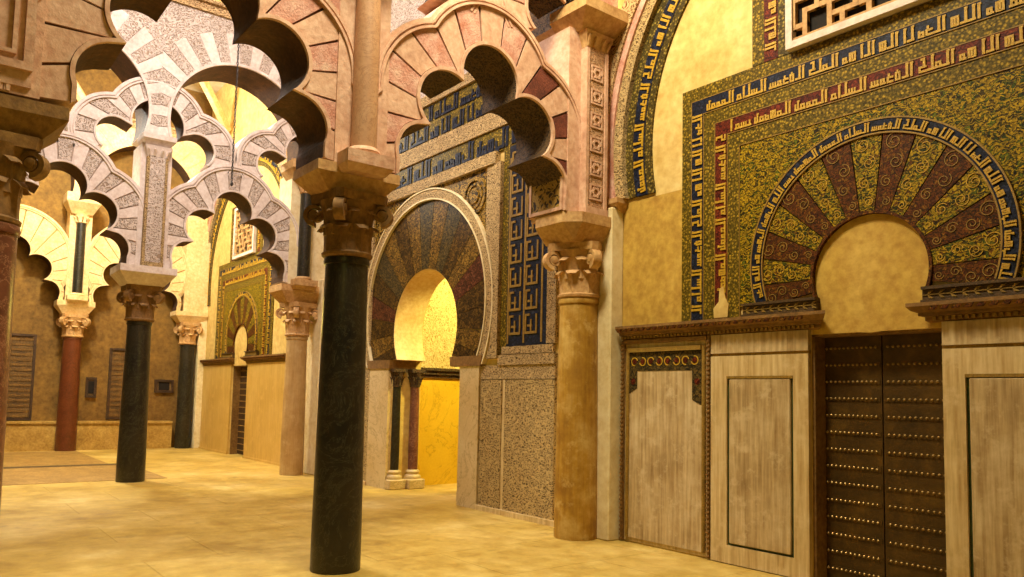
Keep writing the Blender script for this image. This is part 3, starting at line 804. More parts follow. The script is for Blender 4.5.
# ------------------------------------------------------------------ lattice windows over the doorways
def lattice(n, dx, near):
    x0, x1, z0, z1 = -4.19 + dx, -2.65 + dx, 5.13, 6.5
    R = bpy.data.objects.new('window_%d' % n, None); COL.objects.link(R); R.location = ((x0 + x1) / 2, WY, z0)
    setp(R, 'white framed key-pattern stone lattice window ' + ('above the near mosaic arch' if near else 'above the far mosaic arch'), 'window', None, 'structure')
    mb = MB(); f = .07
    mb.box(x0, x1, WY - .1, WY, z0, z0 + f); mb.box(x0, x1, WY - .1, WY, z1 - f, z1); mb.box(x0, x0 + f, WY - .1, WY, z0 + f, z1 - f); mb.box(x1 - f, x1, WY - .1, WY, z0 + f, z1 - f)
    mb.build('window_frame', M['white_stone'], R)
    mb = MB(); mb.box(x0 + f, x1 - f, WY - .02, WY, z0 + f, z1 - f); mb.build('window_recess', M['void'], R)  # flat dark sheet stands for the shade behind the lattice
    mb = MB(); a0, a1, c0, c1 = x0 + f, x1 - f, z0 + f, z1 - f
    w = .05; g = (a1 - a0) / 11; nz = int((c1 - c0) / g); gz = (c1 - c0) / nz
    def bar(u0, v0, u1, v1, p): mb.box(max(a0, u0 - w / 2), min(a1, u1 + w / 2), WY - .075 - p, WY - .03 + p, max(c0, v0 - w / 2), min(c1, v1 + w / 2))
    for j in range(nz + 1):
        i = 0
        while i < 11:
            n = 0
            while i + n < 11 and (i + n + 2 * j) % 5 in (0, 1, 2): n += 1
            if n: bar(a0 + i * g, c0 + j * gz, a0 + (i + n) * g, c0 + j * gz, 0)
            i += n + 1
    for i in range(12):
        j = 0
        while j < nz:
            n = 0
            while j + n < nz and (2 * i + j + n) % 5 in (1, 2, 3): n += 1
            if n: bar(a0 + i * g, c0 + j * gz, a0 + i * g, c0 + (j + n) * gz, .003)
            j += n + 1
    mb.box(a0, a1, WY - .08, WY - .03, c0, c0 + .03)
    mb.build('lattice', M['impost'], R)
    # mosaic strip beside the window
    Q = thing('mosaic_border', ((x0 + x1) / 2, WY, z0), 'red mosaic strip with gold letters framing the ' + ('near' if near else 'far') + ' lattice window', 'mosaic')
    for sgn in (0, 1):
        def xx(a): return x0 - a if sgn == 0 else x1 + a
        for (a, b, m, nm) in ((.43, .29, 'lace', 'border_band'), (.29, .13, 'redm', 'red_band'), (.13, .0, 'lace2', 'border_band')):
            u0, u1 = sorted((xx(a), xx(b))); mb = MB(); mb.box(u0, u1, WY - .025, WY, 5.125, z1 + .1); mb.build(nm, M[m], Q)
        mb = MB()
        kufic(mb, 1.3, .13, FM((lambda s, t: (xx(.145 + t * .13), 6.5 - s)), PW), (.02, .034), 9)
        mb.build('lettering', M['gold'], Q)
    return R
lattice(1, 0, True); lattice(2, DX, False)

# ------------------------------------------------------------------ blind wall arches over the side bays
def wall_arch(dx, r, near, cx=-3.40):
    C = (cx + dx, 4.62); R = thing('wall_arch', (C[0], WY, 4.05), 'banded blind arch with blue lettered mosaic edge on the ' + ('near' if near else 'far') + ' bay wall', 'arch', None)
    a0 = -math.asin(.56 / r); 
    bands = [(0, .10, .03, 'lace2', 'border_band'), (.10, .28, .035, 'blue', 'blue_band'), (.28, .40, .03, 'lace2', 'border_band'), (.40, .54, .10, 'carved_band', 'carved_band'), (.54, .63, .13, 'pink_red', 'red_band'), (.63, .87, .16, 'carved_cream', 'carved_band')]
    for (b0, b1, d, m, nm) in bands:
        tt = arc(-math.asin(.56 / (r + b0)), PI + math.asin(.56 / (r + b0)), 90)
        mb = MB(); mb.strip([(u, max(z, 4.06)) for u, z in [pol(C, t, r + b0) for t in tt]], [(u, max(z, 4.06)) for u, z in [pol(C, t, r + b1) for t in tt]], PW, 0, d)
        mb.build(nm, M[m], R)
    mb = MB(); L = (PI - 2 * a0) * (r + .13)
    kufic(mb, L, .15, FM(lambda s, t: pol(C, a0 + s / (r + .13), r + .115 + t * .15), PW), (.03, .046), 3, 3)
    mb.build('lettering', M['gold'], R)
    for sgn in (-1, 1):
        u0, u1 = sorted((C[0] + sgn * (r + .38), C[0] + sgn * (r + .9)))
        mb = MB()
        mb.loft([[(u0 + .06, WY - .05, 3.9), (u1 - .06, WY - .05, 3.9), (u1 - .06, WY, 3.9), (u0 + .06, WY, 3.9)], [(u0, WY - .19, 4.0), (u1, WY - .19, 4.0), (u1, WY, 4.0), (u0, WY, 4.0)], [(u0, WY - .19, 4.06), (u1, WY - .19, 4.06), (u1, WY, 4.06), (u0, WY, 4.06)]])
        mb.build('corbel', M['impost'], R)
wall_arch(0, 2.6, True); wall_arch(DX, 2.85, False)

# ================================================================== MIHRAB FACADE
R = thing('mihrab_facade', (-10.97, WY, 0), 'mosaic and carved stucco facade round the glowing horseshoe prayer niche', 'facade')
# ring of voussoirs
C2 = (-11.02, 3.06); tt0, tt1 = -.5, PI + .5
seq = ['mih_a', 'mih_b', 'mih_a', 'mih_a', 'mih_c', 'mih_b', 'mih_a', 'mih_d', 'mih_b', 'mih_d', 'mih_b', 'mih_a', 'mih_b', 'mih_d', 'mih_a', 'mih_c', 'mih_a', 'mih_b', 'mih_a']
nv = len(seq)
for k in range(nv):
    q = arc(tt0 + (tt1 - tt0) * k / nv + .003, tt0 + (tt1 - tt0) * (k + 1) / nv - .003, 6)
    ins = [pol(MC, t, MR) for t in q]; outs = [pol(MC, t, far_r(MC, t, [(C2[0], C2[1], 1.86)])) for t in q]
    mb = MB(); mb.strip(ins, [(u, max(z, 2.2)) for u, z in outs], PW, 0, .03); mb.build('voussoir', M[seq[k]], R)
q = arc(-math.asin(.86 / 1.86), PI + math.asin(.86 / 1.86), 80)
mb = MB(); mb.strip([pol(C2, t, 1.85) for t in q], [pol(C2, t, 2.03) for t in q], PW, 0, .07); mb.build('archivolt', M['carved_band'], R)
mb = MB()
for r in (1.855, 2.025): mb.strip([pol(C2, t, r - .012) for t in q], [pol(C2, t, r + .012) for t in q], PW, 0, .082)
mb.build('archivolt_fillet', M['cream_plaster'], R)
# gold field and its two medallions
mb = MB(); mb.strip([pol(C2, t, 2.0) for t in q], [pol(C2, t, rect_r(C2, t, -13.3, -9.22, 2.2, 5.1)) if rect_r(C2, t, -13.3, -9.22, 2.2, 5.1) > 2.0 else pol(C2, t, 2.01) for t in q], PW, 0, .02)
mb.build('field', M['mih_field'], R)
for x in (-9.58, -12.5):
    mb = MB(); c = (x, 4.72)
    for r0, r1, d in ((.0, .12, .05), (.16, .2, .04), (.24, .3, .045)):
        tt = arc(0, 2 * PI, 28); mb.strip([pol(c, t, r0 + .001) for t in tt], [pol(c, t, r1) for t in tt], PW, 0, d)
    mb.build('medallion', M['mih_field'], R)
# horizontal bands
hb = [(5.10, 5.28, 'carved_band', .09, 'carved_band'), (5.28, 5.64, 'lace', .03, 'gilt_band'), (5.64, 5.92, 'carved_band', .06, 'carved_band'), (5.92, 6.24, 'lace', .03, 'gilt_band'), (6.24, 6.56, 'lace', .03, 'gilt_band'), (6.56, 6.74, 'carved_band', .07, 'carved_band'), (6.74, 10.4, 'carved_white', .02, 'stucco_wall')]
for z0, z1, m, d, nm in hb:
    mb = MB(); mb.box(-14.6, -8.98 if z0 < 5.2 else -7.4, WY - d, WY, z0, z1); mb.build(nm, M[m], R)
mb = MB()
for z, h, st in ((5.31, .3, 0), (5.95, .26, 17), (6.27, .26, 40)):
    kufic(mb, 6.4, h, FM(lambda s, t: (-7.6 - s, z + t * h), PW), (.03, .045), st)
mb.build('lettering', M['blue'], R)
# vertical bands right of the arch (and mirrored on the left, behind the black column)
C3 = -11.0
for sgn in (1, -1):
    def X(a): return C3 + sgn * (a + C3) * -1 if False else (C3 + sgn * (a - C3))
    for x0, x1, z0, z1, m, d, nm in ((-9.22, -9.04, 2.2, 5.1, 'carved_band', .06, 'carved_band'), (-9.02, -8.86, 2.2, 5.1, 'carved_band', .08, 'carved_band'), (-8.84, -8.70, 2.28, 5.28, 'lace', .03, 'border_band'), (-8.70, -7.80, 2.36, 5.28, 'blue', .034, 'blue_panel'), (-7.80, -7.62, 2.37, 5.28, 'carved_band', .055, 'carved_band'), (-8.86, -7.62, 2.1, 2.24, 'carved_band', .06, 'carved_band'), (-8.78, -7.66, 2.25, 2.36, 'carved_band', .05, 'carved_band')):
        u0, u1 = sorted((X(x0), X(x1)))
        mb = MB(); mb.prism([(u0, z0), (u1, z0), (u1, z1), (u0, z1)], PW, 0, d); mb.build(nm, M[m], R)
    mb = MB()
    for xa in (-8.5, -8.14):
        for i in range(8):
            z = 2.52 + i * .34
            u0, u1 = sorted((X(xa - .13), X(xa + .13)))
            for a0, a1, b0, b1 in ((u0, u1, z, z + .035), (u0, u0 + .03, z, z + .27), (u1 - .03, u1, z, z + .27), (u0 + .05, u0 + .155, z + .1, z + .13), ((u0 + u1) / 2 - .015, (u0 + u1) / 2 + .015, z, z + .2), (u0, u0 + .1, z + .25, z + .28)):
                mb.prism([(a0, b0), (a1, b0), (a1, b1), (a0, b1)], PW, .03, .045 + (b1 - b0) * .004 + (a1 - a0) * .006)
    for xa in (-8.68, -8.32, -7.94):
        u0, u1 = sorted((X(xa), X(xa + .035))); mb.prism([(u0, 2.4), (u1, 2.4), (u1, 5.1), (u0, 5.1)], PW, .03, .04)
    mb.build('lettering', M['gold_dim'], R)
    # carved marble dado and plain jamb slab
    u0, u1 = sorted((X(-9.30), X(-7.62)))
    mb = MB(); mb.prism([(u0, 1.9), (u1, 1.9), (u1, 2.1), (u0, 2.1)], PW, 0, .04); mb.build('dado_frieze', M['carved_band'], R)
    for a, b in ((-9.27, -8.76), (-8.68, -7.62)):
        u0, u1 = sorted((X(a), X(b))); mb = MB(); mb.prism([(u0, .05), (u1, .05), (u1, 1.89), (u0, 1.89)], PW, 0, .05); mb.build('carved_dado', M['carved_dado'], R)
    u0, u1 = sorted((X(-8.76), X(-8.68))); mb = MB(); mb.prism([(u0, .05), (u1, .05), (u1, 1.89), (u0, 1.89)], PW, 0, .035); mb.build('dado_fillet', M['slab_frame'], R)
    u0, u1 = sorted((X(-9.79 if sgn == 1 else -9.99), X(-9.29))); mb = MB(); mb.prism([(u0, .0), (u1, .0), (u1, 2.1), (u0, 2.1)], PW, 0, .07); mb.build('jamb_slab', M['pale_marble'], R)
    u0, u1 = sorted((X(-10.06), X(-9.22)))
    mb = MB(); mb.prism([(u0 + .02, 2.1), (u1 - .02, 2.1), (u1, 2.25), (u0, 2.25)], PW, -.45, .09); mb.build('springer', M['impost_dark'], R)
    u0, u1 = sorted((X(-9.29), X(-7.5))); mb = MB(); mb.prism([(u0, 0), (u1, 0), (u1, .07), (u0, .07)], PW, 0, .1); mb.build('foot_strip', M['slab_frame'], R)

# golden soffit lining of the niche arch
mb = MB(); q = arc(-math.asin(.5) - .0, PI + math.asin(.5), 60)
mb.strip([pol(MC, t, MR - .012) for t in q], [pol(MC, t, MR + .01) for t in q], PW, -.56, .015); mb.build('arch_lining', M['yellow_stone'], R)

def jamb_column(x, y, mat, label, group='small columns of the niche'):
    R = thing('jamb_column', (x, y, 0), label, 'column', group)
    mb = MB(); mb.bevbox(x - .17, x + .17, y - .165, y + .165, 0, .17, .015); mb.lathe([(.14, .17), (.15, .2), (.14, .23), (.11, .25), (.11, .27), (.125, .29), (.12, .31), (.095, .33)], (x, y), 20); mb.build('base', M['pale_marble'], R, True)
    mb = MB(); mb.lathe([(.085, .33), (.088, .6), (.08, 1.78)], (x, y), 20); mb.build('shaft', mat, R, True)
    mb = MB(); mb.lathe([(.08, 1.78), (.095, 1.79), (.09, 1.81), (.09, 1.88), (.12, 1.98), (.14, 2.04)], (x, y), 16); mb.box(x - .14, x + .14, y - .14, y + .14, 2.04, 2.1)
    for k in range(8):
        a = k * PI / 4; mb.tube([(x + .085 * math.cos(a), y + .085 * math.sin(a), 1.82), (x + .11 * math.cos(a), y + .11 * math.sin(a), 1.92), (x + .15 * math.cos(a), y + .15 * math.sin(a), 1.96)], [.02, .022, .012], 6)
    mb.build('capital', M['carved_dark'], R, True)
jamb_column(-12.02, 6.84, M['black_marble'], 'slim black column at the left jamb of the glowing niche')
jamb_column(-11.95, 7.18, M['red_marble'], 'slim red-veined column just inside the left jamb of the glowing niche')
jamb_column(-9.92, 7.02, M['red_marble'], 'slim column at the right jamb of the glowing niche, mostly hidden')

# piers behind engaged columns
def pier(x0, x1, label, n, z1=3.95, y0=6.53):
    mb = MB(); mb.bevbox(x0, x1, y0, WY, 0, z1, .015); structure('trim_%d' % n, mb, M['cream_plaster'], label, 'pier')
pier(-7.30, -6.45, 'cream plaster pier behind the amber column', 8)
pier(-15.45, -14.62, 'cream plaster pier behind the tan column of the second arcade', 9)
pier(-23.4, -22.85, 'plaster pier behind the far black column', 10)

# ================================================================== ARCADES
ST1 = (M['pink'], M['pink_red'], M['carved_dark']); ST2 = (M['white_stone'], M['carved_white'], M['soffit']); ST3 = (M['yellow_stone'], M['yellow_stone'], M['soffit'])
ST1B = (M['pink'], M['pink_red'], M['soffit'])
X1, X2, X3 = -6.60, -14.78, -22.85
yF, yA, yB = .38, 3.28, 6.30
yL, yD, yC = .42, 3.32, 6.12
yG, yE = 3.38, 6.28

column((-6.86, yF), .235, 2.84, 3.50, 3.76, M['red_marble'], M['impost_dark'], M['impost_dark'], 'mottled red marble column at the left edge, nearest to the viewer', (.40, .28), .47, 0, 0, .2, .93, 'f')
column((-6.80, yA), .232, 2.94, 3.55, 3.80, M['black_marble'], M['impost_dark'], M['impost'], 'tall black marble column standing free in the foreground', (.36, .22), .43, 0, 0, 0.1, .87, 'a', .222)
column((-6.86, 6.40), .262, 2.85, 3.50, 3.82, M['brown_marble'], M['impost'], M['impost'], 'amber brown marble column set against the cream pier', (.42, .40), .50, .16, 0, .5, .89, 'b', .245)
column((-15.14, 3.27), .238, 2.86, 3.50, 3.82, M['black_marble'], M['impost_dark'], M['white_stone'], 'black marble column standing free under the white second arcade', (.34, .52), .47, 0, 0, 0, .83, 'd', .23)
column((-15.0, 6.2), .23, 2.77, 3.45, 3.80, M['grey_marble'], M['impost'], M['impost'], 'tan marble column against the wall at the end of the second arcade', (.42, .24), .46, 0, 0, .3, .88, 'c', .225)
column((-23.05, yG), .245, 2.95, 3.55, 3.90, M['red_brown'], M['impost'], M['yellow_stone'], 'dark red marble column against the far end wall', (.3, .30), .44, 0, 0, 0, .86, 'g', .24)
column((-23.06, yE), .20, 2.93, 3.55, 3.86, M['black_marble'], M['impost'], M['yellow_stone'], 'far black marble column in the corner by the small door', (.3, .30), .44, 0, 0, 0, .95, 'e', .22)

# piers carrying the small columns, from impost to the upper springing
def arcade_pier(X, y, half, label, m, thick=.64, z0=3.78, z1=6.05, y1=None):
    R = thing('arcade_pier', (X - thick / 2, y, z0), label, 'pier', 'piers above the imposts')
    mb = MB(); mb.box(X - thick, X + .012, y - half, y1 if y1 else y + half, z0, z1); mb.build('pier', m, R)
    return R
arcade_pier(X1, yF, .27, 'rosy stone pier above the red column at the left edge', M['pink'])
arcade_pier(X1, yA, .27, 'rosy stone pier above the tall foreground black column', M['pink'])
arcade_pier(X1, 6.24, .31, 'pale rosy pier above the amber column', M['pink'], y1=WY)
arcade_pier(X2, yD, .26, 'white stone pier above the second arcade black column', M['white_stone'])
arcade_pier(X2, 6.2, .34, 'pier above the tan column of the second arcade', M['cream_plaster'], y1=WY)
arcade_pier(X3, yG, .26, 'golden stone pier above the dark red far column', M['yellow_stone'], z1=6.72, thick=.58)
arcade_pier(X3, 6.36, .30, 'golden stone pier above the far corner column', M['yellow_stone'], y1=WY, z1=6.72, thick=.58)

def up_impost(mb, x0, x1, y, hy, z0, z1):
    zm = z0 + (z1 - z0) * .55; k = .62
    r = lambda s, z: [(x0, y - hy * s, z), (x1 * s + x0 * (1 - s), y - hy * s, z), (x1 * s + x0 * (1 - s), y + hy * s, z), (x0, y + hy * s, z)]
    mb.loft([r(k, z0), r(1, zm), r(1, z1)])

def colonnette(X, y, mat, label, kind, z0=3.86, z1=5.85, zi=6.25, wide=.42, impm=None, edge=None, r=.125):
    R = thing('upper_colonnette' if kind in ('round', 'dark') else 'pilaster', (X + .08, y, z0), label, 'small column' if kind in ('round', 'dark') else 'pilaster', None)
    x = X + .06
    if kind in ('round', 'dark'):
        mb = MB(); mb.loft([[(X - .02, y - .2, z0 - .15), (X + .16, y - .2, z0 - .15), (X + .16, y + .2, z0 - .15), (X - .02, y + .2, z0 - .15)], [(X - .02, y - .24, z0 - .09), (X + .24, y - .24, z0 - .09), (X + .24, y + .24, z0 - .09), (X - .02, y + .24, z0 - .09)], [(X - .02, y - .24, z0 + .03), (X + .24, y - .24, z0 + .03), (X + .24, y + .24, z0 + .03), (X - .02, y + .24, z0 + .03)]]); mb.lathe([(.155, z0 + .03), (.165, z0 + .06), (.15, z0 + .085), (.135, z0 + .1)], (x, y), 20); mb.build('base', impm, R)
        mb = MB(); mb.lathe([(r, z0 + .1), (r * .98, (z0 + z1) / 2), (r * .92, z1 - .2)], (x, y), 24); mb.build('shaft', mat, R, True)
        mb = MB(); mb.lathe([(r * .95, z1 - .2), (r * 1.1, z1 - .185), (r * 1., z1 - .16), (r * 1.15, z1 - .05), (r * 1.5, z1 + .04)], (x, y), 20)
        for k in range(8):
            a = k * PI / 4; mb.tube([(x + r * math.cos(a), y + r * math.sin(a), z1 - .16), (x + r * 1.2 * math.cos(a), y + r * 1.2 * math.sin(a), z1 - .06), (x + r * 1.6 * math.cos(a), y + r * 1.6 * math.sin(a), z1 - .03)], [.025, .03, .015], 6)
        mb.build('capital', impm, R, True)
    elif kind == 'carved':
        mb = MB(); mb.box(X, X + .1, y - .17, y + .17, z0 - .04, z1 - .14); mb.build('shaft', mat, R)
        mb = MB(); mb.box(X, X + .118, y - .175, y - .13, z0, z1 - .16); mb.box(X, X + .118, y + .13, y + .175, z0, z1 - .16); mb.box(X, X + .13, y - .18, y + .18, z0 - .04, z0 + .04)
        mb.build('edge_strip', edge or impm, R)
        k = 0; zz = z0 + .1
        while zz + .26 < z1 - .2 and mat is M['carved_soft']:
            mb = MB(); PP = PA(X)
            cc = (y, zz + .13)
            mb.strip([pol(cc, PI / 4 + t * PI / 2, .105) for t in range(5)], [pol(cc, PI / 4 + t * PI / 2, .135) for t in range(5)], PP, .09, .112)
            tt = arc(0, 2 * PI, 20); mb.strip([pol(cc, t, .035) for t in tt], [pol(cc, t, .065 + .012 * math.cos(6 * t)) for t in tt], PP, .09, .116)
            mb.build('rosette_panel', impm if False else M['pink'], R); zz += .29; k += 1
        mb = MB()
        mb.loft([[(X, y - .17, z1 - .14), (X + .1, y - .17, z1 - .14), (X + .1, y + .17, z1 - .14), (X, y + .17, z1 - .14)], [(X, y - .23, z1 + .04), (X + .16, y - .23, z1 + .04), (X + .16, y + .23, z1 + .04), (X, y + .23, z1 + .04)]])
        for j in (-1, 1):
            for q in range(2):
                mb.tube([(X + .1, y + j * .06 + j * q * .09, z1 - .13), (X + .14, y + j * .06 + j * q * .1, z1 - .05), (X + .17, y + j * .07 + j * q * .11, z1 - .02)], [.022, .026, .015], 6)
        mb.build('capital', impm, R, True)
    elif kind == 'panel':
        mb = MB(); mb.box(X, X + .03, y - .21, y + .21, z0 - .02, z1 + .04); mb.build('shaft', mat, R)
        mb = MB()
        for h0, h1, pr in ((.15, .21, .06), (.075, .105, .055)):
            a = [(y - h0, z0 + .10 + (.21 - h0)), (y + h0, z0 + .10 + (.21 - h0)), (y + h0, z1 - .1), (y - h0, z1 - .1), (y - h0, z0 + .10 + (.21 - h0))]
            b = [(y - h1, z0 + .10 + (.21 - h1)), (y + h1, z0 + .10 + (.21 - h1)), (y + h1, z1 - .1 + h1 - h0), (y - h1, z1 - .1 + h1 - h0), (y - h1, z0 + .10 + (.21 - h1))]
            mb.strip(a, b, PA(X), 0, pr)
        mb.build('panel_moulding', impm, R)
    mb = MB(); up_impost(mb, X - .3, X + (.34 if wide > .3 else .2), y, wide, z1 + .04, zi); mb.build('impost_block', impm, R)
    return R
colonnette(X1, yA, M['rosy_marble'], 'slender veined marble colonnette above the tall foreground black column', 'round', impm=M['pink'])
colonnette(X1, yF, M['pink'], 'panelled rosy pilaster above the red column at the left edge', 'panel', impm=M['pink'])
colonnette(X1, 6.30, M['carved_soft'], 'flat carved pilaster above the amber column', 'carved', impm=M['impost'], edge=M['pink'], z1=5.98, zi=6.3)
colonnette(X2, yD, M['carved_white'], 'white pilaster with carved edges above the second arcade black column', 'carved', impm=M['white_stone'], edge=M['carved_band'], z1=5.96, zi=6.2, wide=.28)
colonnette(X2, 6.16, M['black_marble'], 'dark round colonnette above the tan column of the second arcade', 'dark', impm=M['impost'])
colonnette(X3, yG, M['black_marble'], 'dark colonnette on the golden far pier', 'dark', impm=M['yellow_stone'], z0=4.0, z1=6.15, zi=6.7, r=.12, wide=.40)

G1 = 'lobed arches of the near rosy arcade'; G2 = 'lobed arches of the white second arcade'; G3 = 'lobed arches of the golden far arcade'
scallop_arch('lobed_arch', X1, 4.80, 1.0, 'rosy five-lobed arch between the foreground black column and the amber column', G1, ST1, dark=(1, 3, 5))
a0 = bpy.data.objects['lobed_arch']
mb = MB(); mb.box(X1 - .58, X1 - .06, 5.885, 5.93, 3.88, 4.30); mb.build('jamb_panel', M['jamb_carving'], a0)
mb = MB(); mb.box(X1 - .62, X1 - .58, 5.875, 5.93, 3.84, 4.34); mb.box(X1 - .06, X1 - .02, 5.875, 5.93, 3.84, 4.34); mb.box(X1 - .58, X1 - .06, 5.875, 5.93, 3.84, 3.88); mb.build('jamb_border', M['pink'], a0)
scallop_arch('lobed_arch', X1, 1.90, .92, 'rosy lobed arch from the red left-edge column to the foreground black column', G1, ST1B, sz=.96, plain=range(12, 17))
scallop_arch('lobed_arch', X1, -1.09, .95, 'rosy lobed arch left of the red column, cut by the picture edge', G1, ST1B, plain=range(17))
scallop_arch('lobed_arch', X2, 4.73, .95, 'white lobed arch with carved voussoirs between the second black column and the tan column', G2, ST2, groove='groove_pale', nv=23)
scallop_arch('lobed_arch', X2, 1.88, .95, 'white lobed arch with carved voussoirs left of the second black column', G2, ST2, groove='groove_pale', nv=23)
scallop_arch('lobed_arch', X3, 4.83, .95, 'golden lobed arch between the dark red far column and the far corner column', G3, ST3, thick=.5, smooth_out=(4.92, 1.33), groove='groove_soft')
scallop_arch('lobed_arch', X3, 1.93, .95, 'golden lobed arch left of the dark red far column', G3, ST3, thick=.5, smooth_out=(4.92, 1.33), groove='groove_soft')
H1 = 'interlacing upper lobed arches'
def tier2(X, y, lab, st, th0=-.28, th1=PI + .28, nv=13): scallop_arch('interlacing_arch', X - .02, y, 1.0, lab, H1, st, thick=.5, ring=.32, tier=2, th0=th0, th1=th1, nv=nv, groove='groove_pale' if st is ST2 else 'groove')
tier2(X1, yA, 'rosy upper lobed arch behind the slender marble colonnette', ST1)
tier2(X1, yF, 'rosy upper lobed arch behind the panelled pilaster at the left edge', ST1)
tier2(X1, 6.30, 'rosy upper lobed half arch dying into the amber column pilaster', ST1, PI / 2, PI + .28, 7)
tier2(X2, yD, 'white upper lobed arch behind the second arcade pilaster', ST2, nv=17)
tier2(X2, yL, 'white upper lobed arch at the left of the second arcade', ST2, nv=17)
tier2(X2, 6.16, 'white upper lobed half arch beside the dark round colonnette', ST2, PI / 2, PI + .28, 9)
K1 = 'round horseshoe arches of the top tier'
horseshoe_arch('horseshoe_arch', X1, yA, WY, 4.82, 'rosy round arch high above the amber column', K1, ST1)
horseshoe_arch('horseshoe_arch', X1, yF, yA, 1.83, 'rosy round arch high above the lobed arch left of the foreground black column', K1, ST1, r=1.27)
horseshoe_arch('horseshoe_arch', X2, yD, WY, 4.82, 'big white round arch with carved voussoirs, hanging chain before it', K1, ST2, nv=27)
horseshoe_arch('horseshoe_arch', X2, yL, yD, 1.87, 'big white round arch at the left of the second arcade', K1, ST2, r=1.27, nv=27)
horseshoe_arch('horseshoe_arch', X3, yG, WY, 4.9, 'golden round arch at the far end by the corner', K1, ST3, thick=.59, zc=7.05)
horseshoe_arch('horseshoe_arch', X3, .43, yG, 1.9, 'golden round arch at the far end, left of the corner arch', K1, ST3, r=1.27, thick=.59, zc=7.05)

# ================================================================== END WALL FURNISHING
def framed(name, y0, y1, z0, z1, label, rows, cat, group=None, x=-23.45):
    R = thing(name, (x, (y0 + y1) / 2, z0), label, cat, group)
    f = .06; mb = MB()
    mb.box(x, x + .07, y0, y1, z0, z0 + f); mb.box(x, x + .07, y0, y1, z1 - f, z1); mb.box(x, x + .07, y0, y0 + f, z0 + f, z1 - f); mb.box(x, x + .07, y1 - f, y1, z0 + f, z1 - f)
    mb.build('frame', M['wood'], R)
    mb = MB(); mb.box(x, x + .03, y0 + f, y1 - f, z0 + f, z1 - f); mb.build('board', M['canvas'], R)
    if rows:
        mb = MB(); h = (z1 - z0 - 2 * f) / rows
        for i in range(rows): mb.box(x + .03, x + .045, y0 + f, y1 - f, z0 + f + h * (i + .15), z0 + f + h * (i + .6))
        mb.build('slats', M['slat'], R)
    else:
        mb = MB(); m = (y1 - y0) * .22; k = (z1 - z0) * .2
        mb.box(x + .03, x + .04, y0 + m, y1 - m, z0 + k, z1 - k); mb.build('picture', M['void'], R)
    return R
framed('wall_shutter', 1.55, 2.62, .78, 3.0, 'wide dark slatted shutter on the end wall at the left', 16, 'shutter')
framed('wall_shutter', 4.36, 5.16, .80, 2.75, 'dark slatted shutter on the end wall beside the second black column', 13, 'shutter')
framed('framed_picture', 3.82, 4.08, 1.38, 1.93, 'small upright dark framed picture left of the slatted shutter', 0, 'picture', 'small pictures on the end wall')
framed('framed_picture', 5.55, 6.05, 1.55, 1.92, 'small wide dark framed picture near the far corner column', 0, 'picture', 'small pictures on the end wall')

# hanging chain before the second arcade
R = thing('lamp_chain', (-14.2, 4.49, 10.5), 'thin hanging lamp chain in front of the big white round arch', 'chain')
mb = MB()
z = 5.50; k = 0
while z < 10.5:
    n = 10; ring = []
    for i in range(n + 1):
        a = 2 * PI * i / n; u, v = .014 * math.cos(a), .035 * math.sin(a)
        ring.append((-14.2 + (u if k % 2 else 0), 4.49 + (0 if k % 2 else u), z + .03 + v))
    mb.tube(ring, .008, 5); z += .055; k += 1
mb.build('chain', M['iron'], R)
mb = MB(); mb.lathe([(.002, 5.40), (.025, 5.42), (.025, 5.46), (.008, 5.50)], (-14.2, 4.49), 10); mb.build('hook', M['iron'], R)

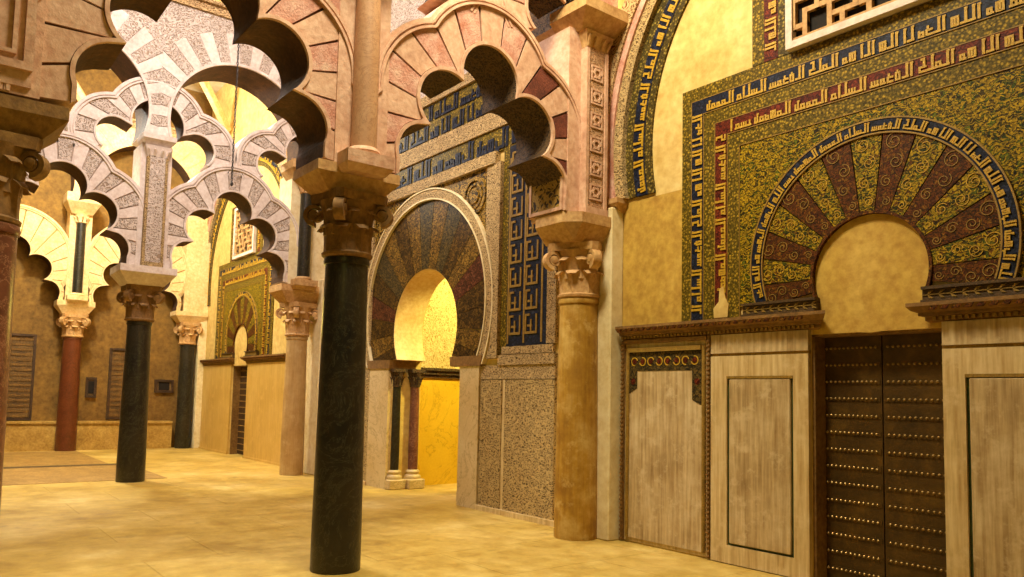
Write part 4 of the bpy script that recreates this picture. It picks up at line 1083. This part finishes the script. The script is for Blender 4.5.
# ================================================================== LIGHT
def area(name, loc, aim, size, power, color):
    l = bpy.data.lights.new(name, 'AREA'); l.shape = 'DISK'; l.size = size; l.energy = power; l.color = color
    o = bpy.data.objects.new(name, l); COL.objects.link(o); o.location = loc
    o.rotation_euler = (Vector(aim) - Vector(loc)).to_track_quat('-Z', 'Y').to_euler(); return o
def point(name, loc, power, color, r=.15):
    l = bpy.data.lights.new(name, 'POINT'); l.energy = power; l.color = color; l.shadow_soft_size = r
    o = bpy.data.objects.new(name, l); COL.objects.link(o); o.location = loc; return o
area('dome_daylight_near', (-4.9, 3.2, 9.0), (-5.6, 5.0, 3.5), 1.4, 620, (1, .87, .60))
area('dome_daylight_middle', (-10.5, 2.6, 10.2), (-12.0, 4.2, 3), 3.0, 690, (1, .87, .82))
area('dome_daylight_far', (-18.6, 2.0, 10.2), (-20, 4.5, 2), 2.8, 300, (1, .84, .46))
point('hall_lamp_near', (-4.2, 1.2, 3.6), 14, (1, .80, .14), .25)
point('hall_lamp_middle', (-9.2, 3.6, 2.6), 34, (1, .80, .14), .25)
point('hall_lamp_far', (-18.8, 3.4, 5.0), 70, (1, .78, .22), .3)
point('vault_lamp_far', (-18.6, 2.6, 8.6), 1700, (1, .95, .82), .3)
l = bpy.data.lights.new('niche_lamp', 'SPOT'); l.energy = 1000; l.color = (1, .84, .24); l.spot_size = 1.35; l.spot_blend = .5; l.shadow_soft_size = .12
o = bpy.data.objects.new('niche_lamp', l); COL.objects.link(o); o.location = (-10.0, 9.3, 4.5); o.rotation_euler = (Vector((-12.2, 8.5, 2.6)) - o.location).to_track_quat('-Z', 'Y').to_euler()

W = bpy.data.worlds.new('world'); S.world = W; W.use_nodes = True
bg = W.node_tree.nodes['Background']; bg.inputs[0].default_value = (1, .80, .26, 1); bg.inputs[1].default_value = .05

# ================================================================== CAMERA
f, cy = 771.2, 338.0
yaw, pitch, roll = math.radians(51.93), math.radians(4.36), math.radians(1.247)
F = Vector((-math.sin(yaw) * math.cos(pitch), math.cos(yaw) * math.cos(pitch), math.sin(pitch)))
R0 = Vector((math.cos(yaw), math.sin(yaw), 0)); U0 = R0.cross(F)
Rr = R0 * math.cos(roll) + U0 * math.sin(roll); Uu = U0 * math.cos(roll) - R0 * math.sin(roll)
cam = bpy.data.cameras.new('camera'); co = bpy.data.objects.new('camera', cam); COL.objects.link(co)
cam.sensor_fit = 'HORIZONTAL'; cam.sensor_width = 36; cam.lens = f / 1024 * 36; cam.shift_y = (cy - 288.5) / 1024; cam.clip_end = 100
m = Matrix((Rr, Uu, -F)).transposed().to_4x4(); m.translation = (0, 0, 1.65); co.matrix_world = m
S.camera = co
S.view_settings.view_transform = 'Standard'; S.view_settings.look = 'None'; S.view_settings.gamma = 1; S.view_settings.use_curve_mapping = False
S.view_settings.exposure = 0.0
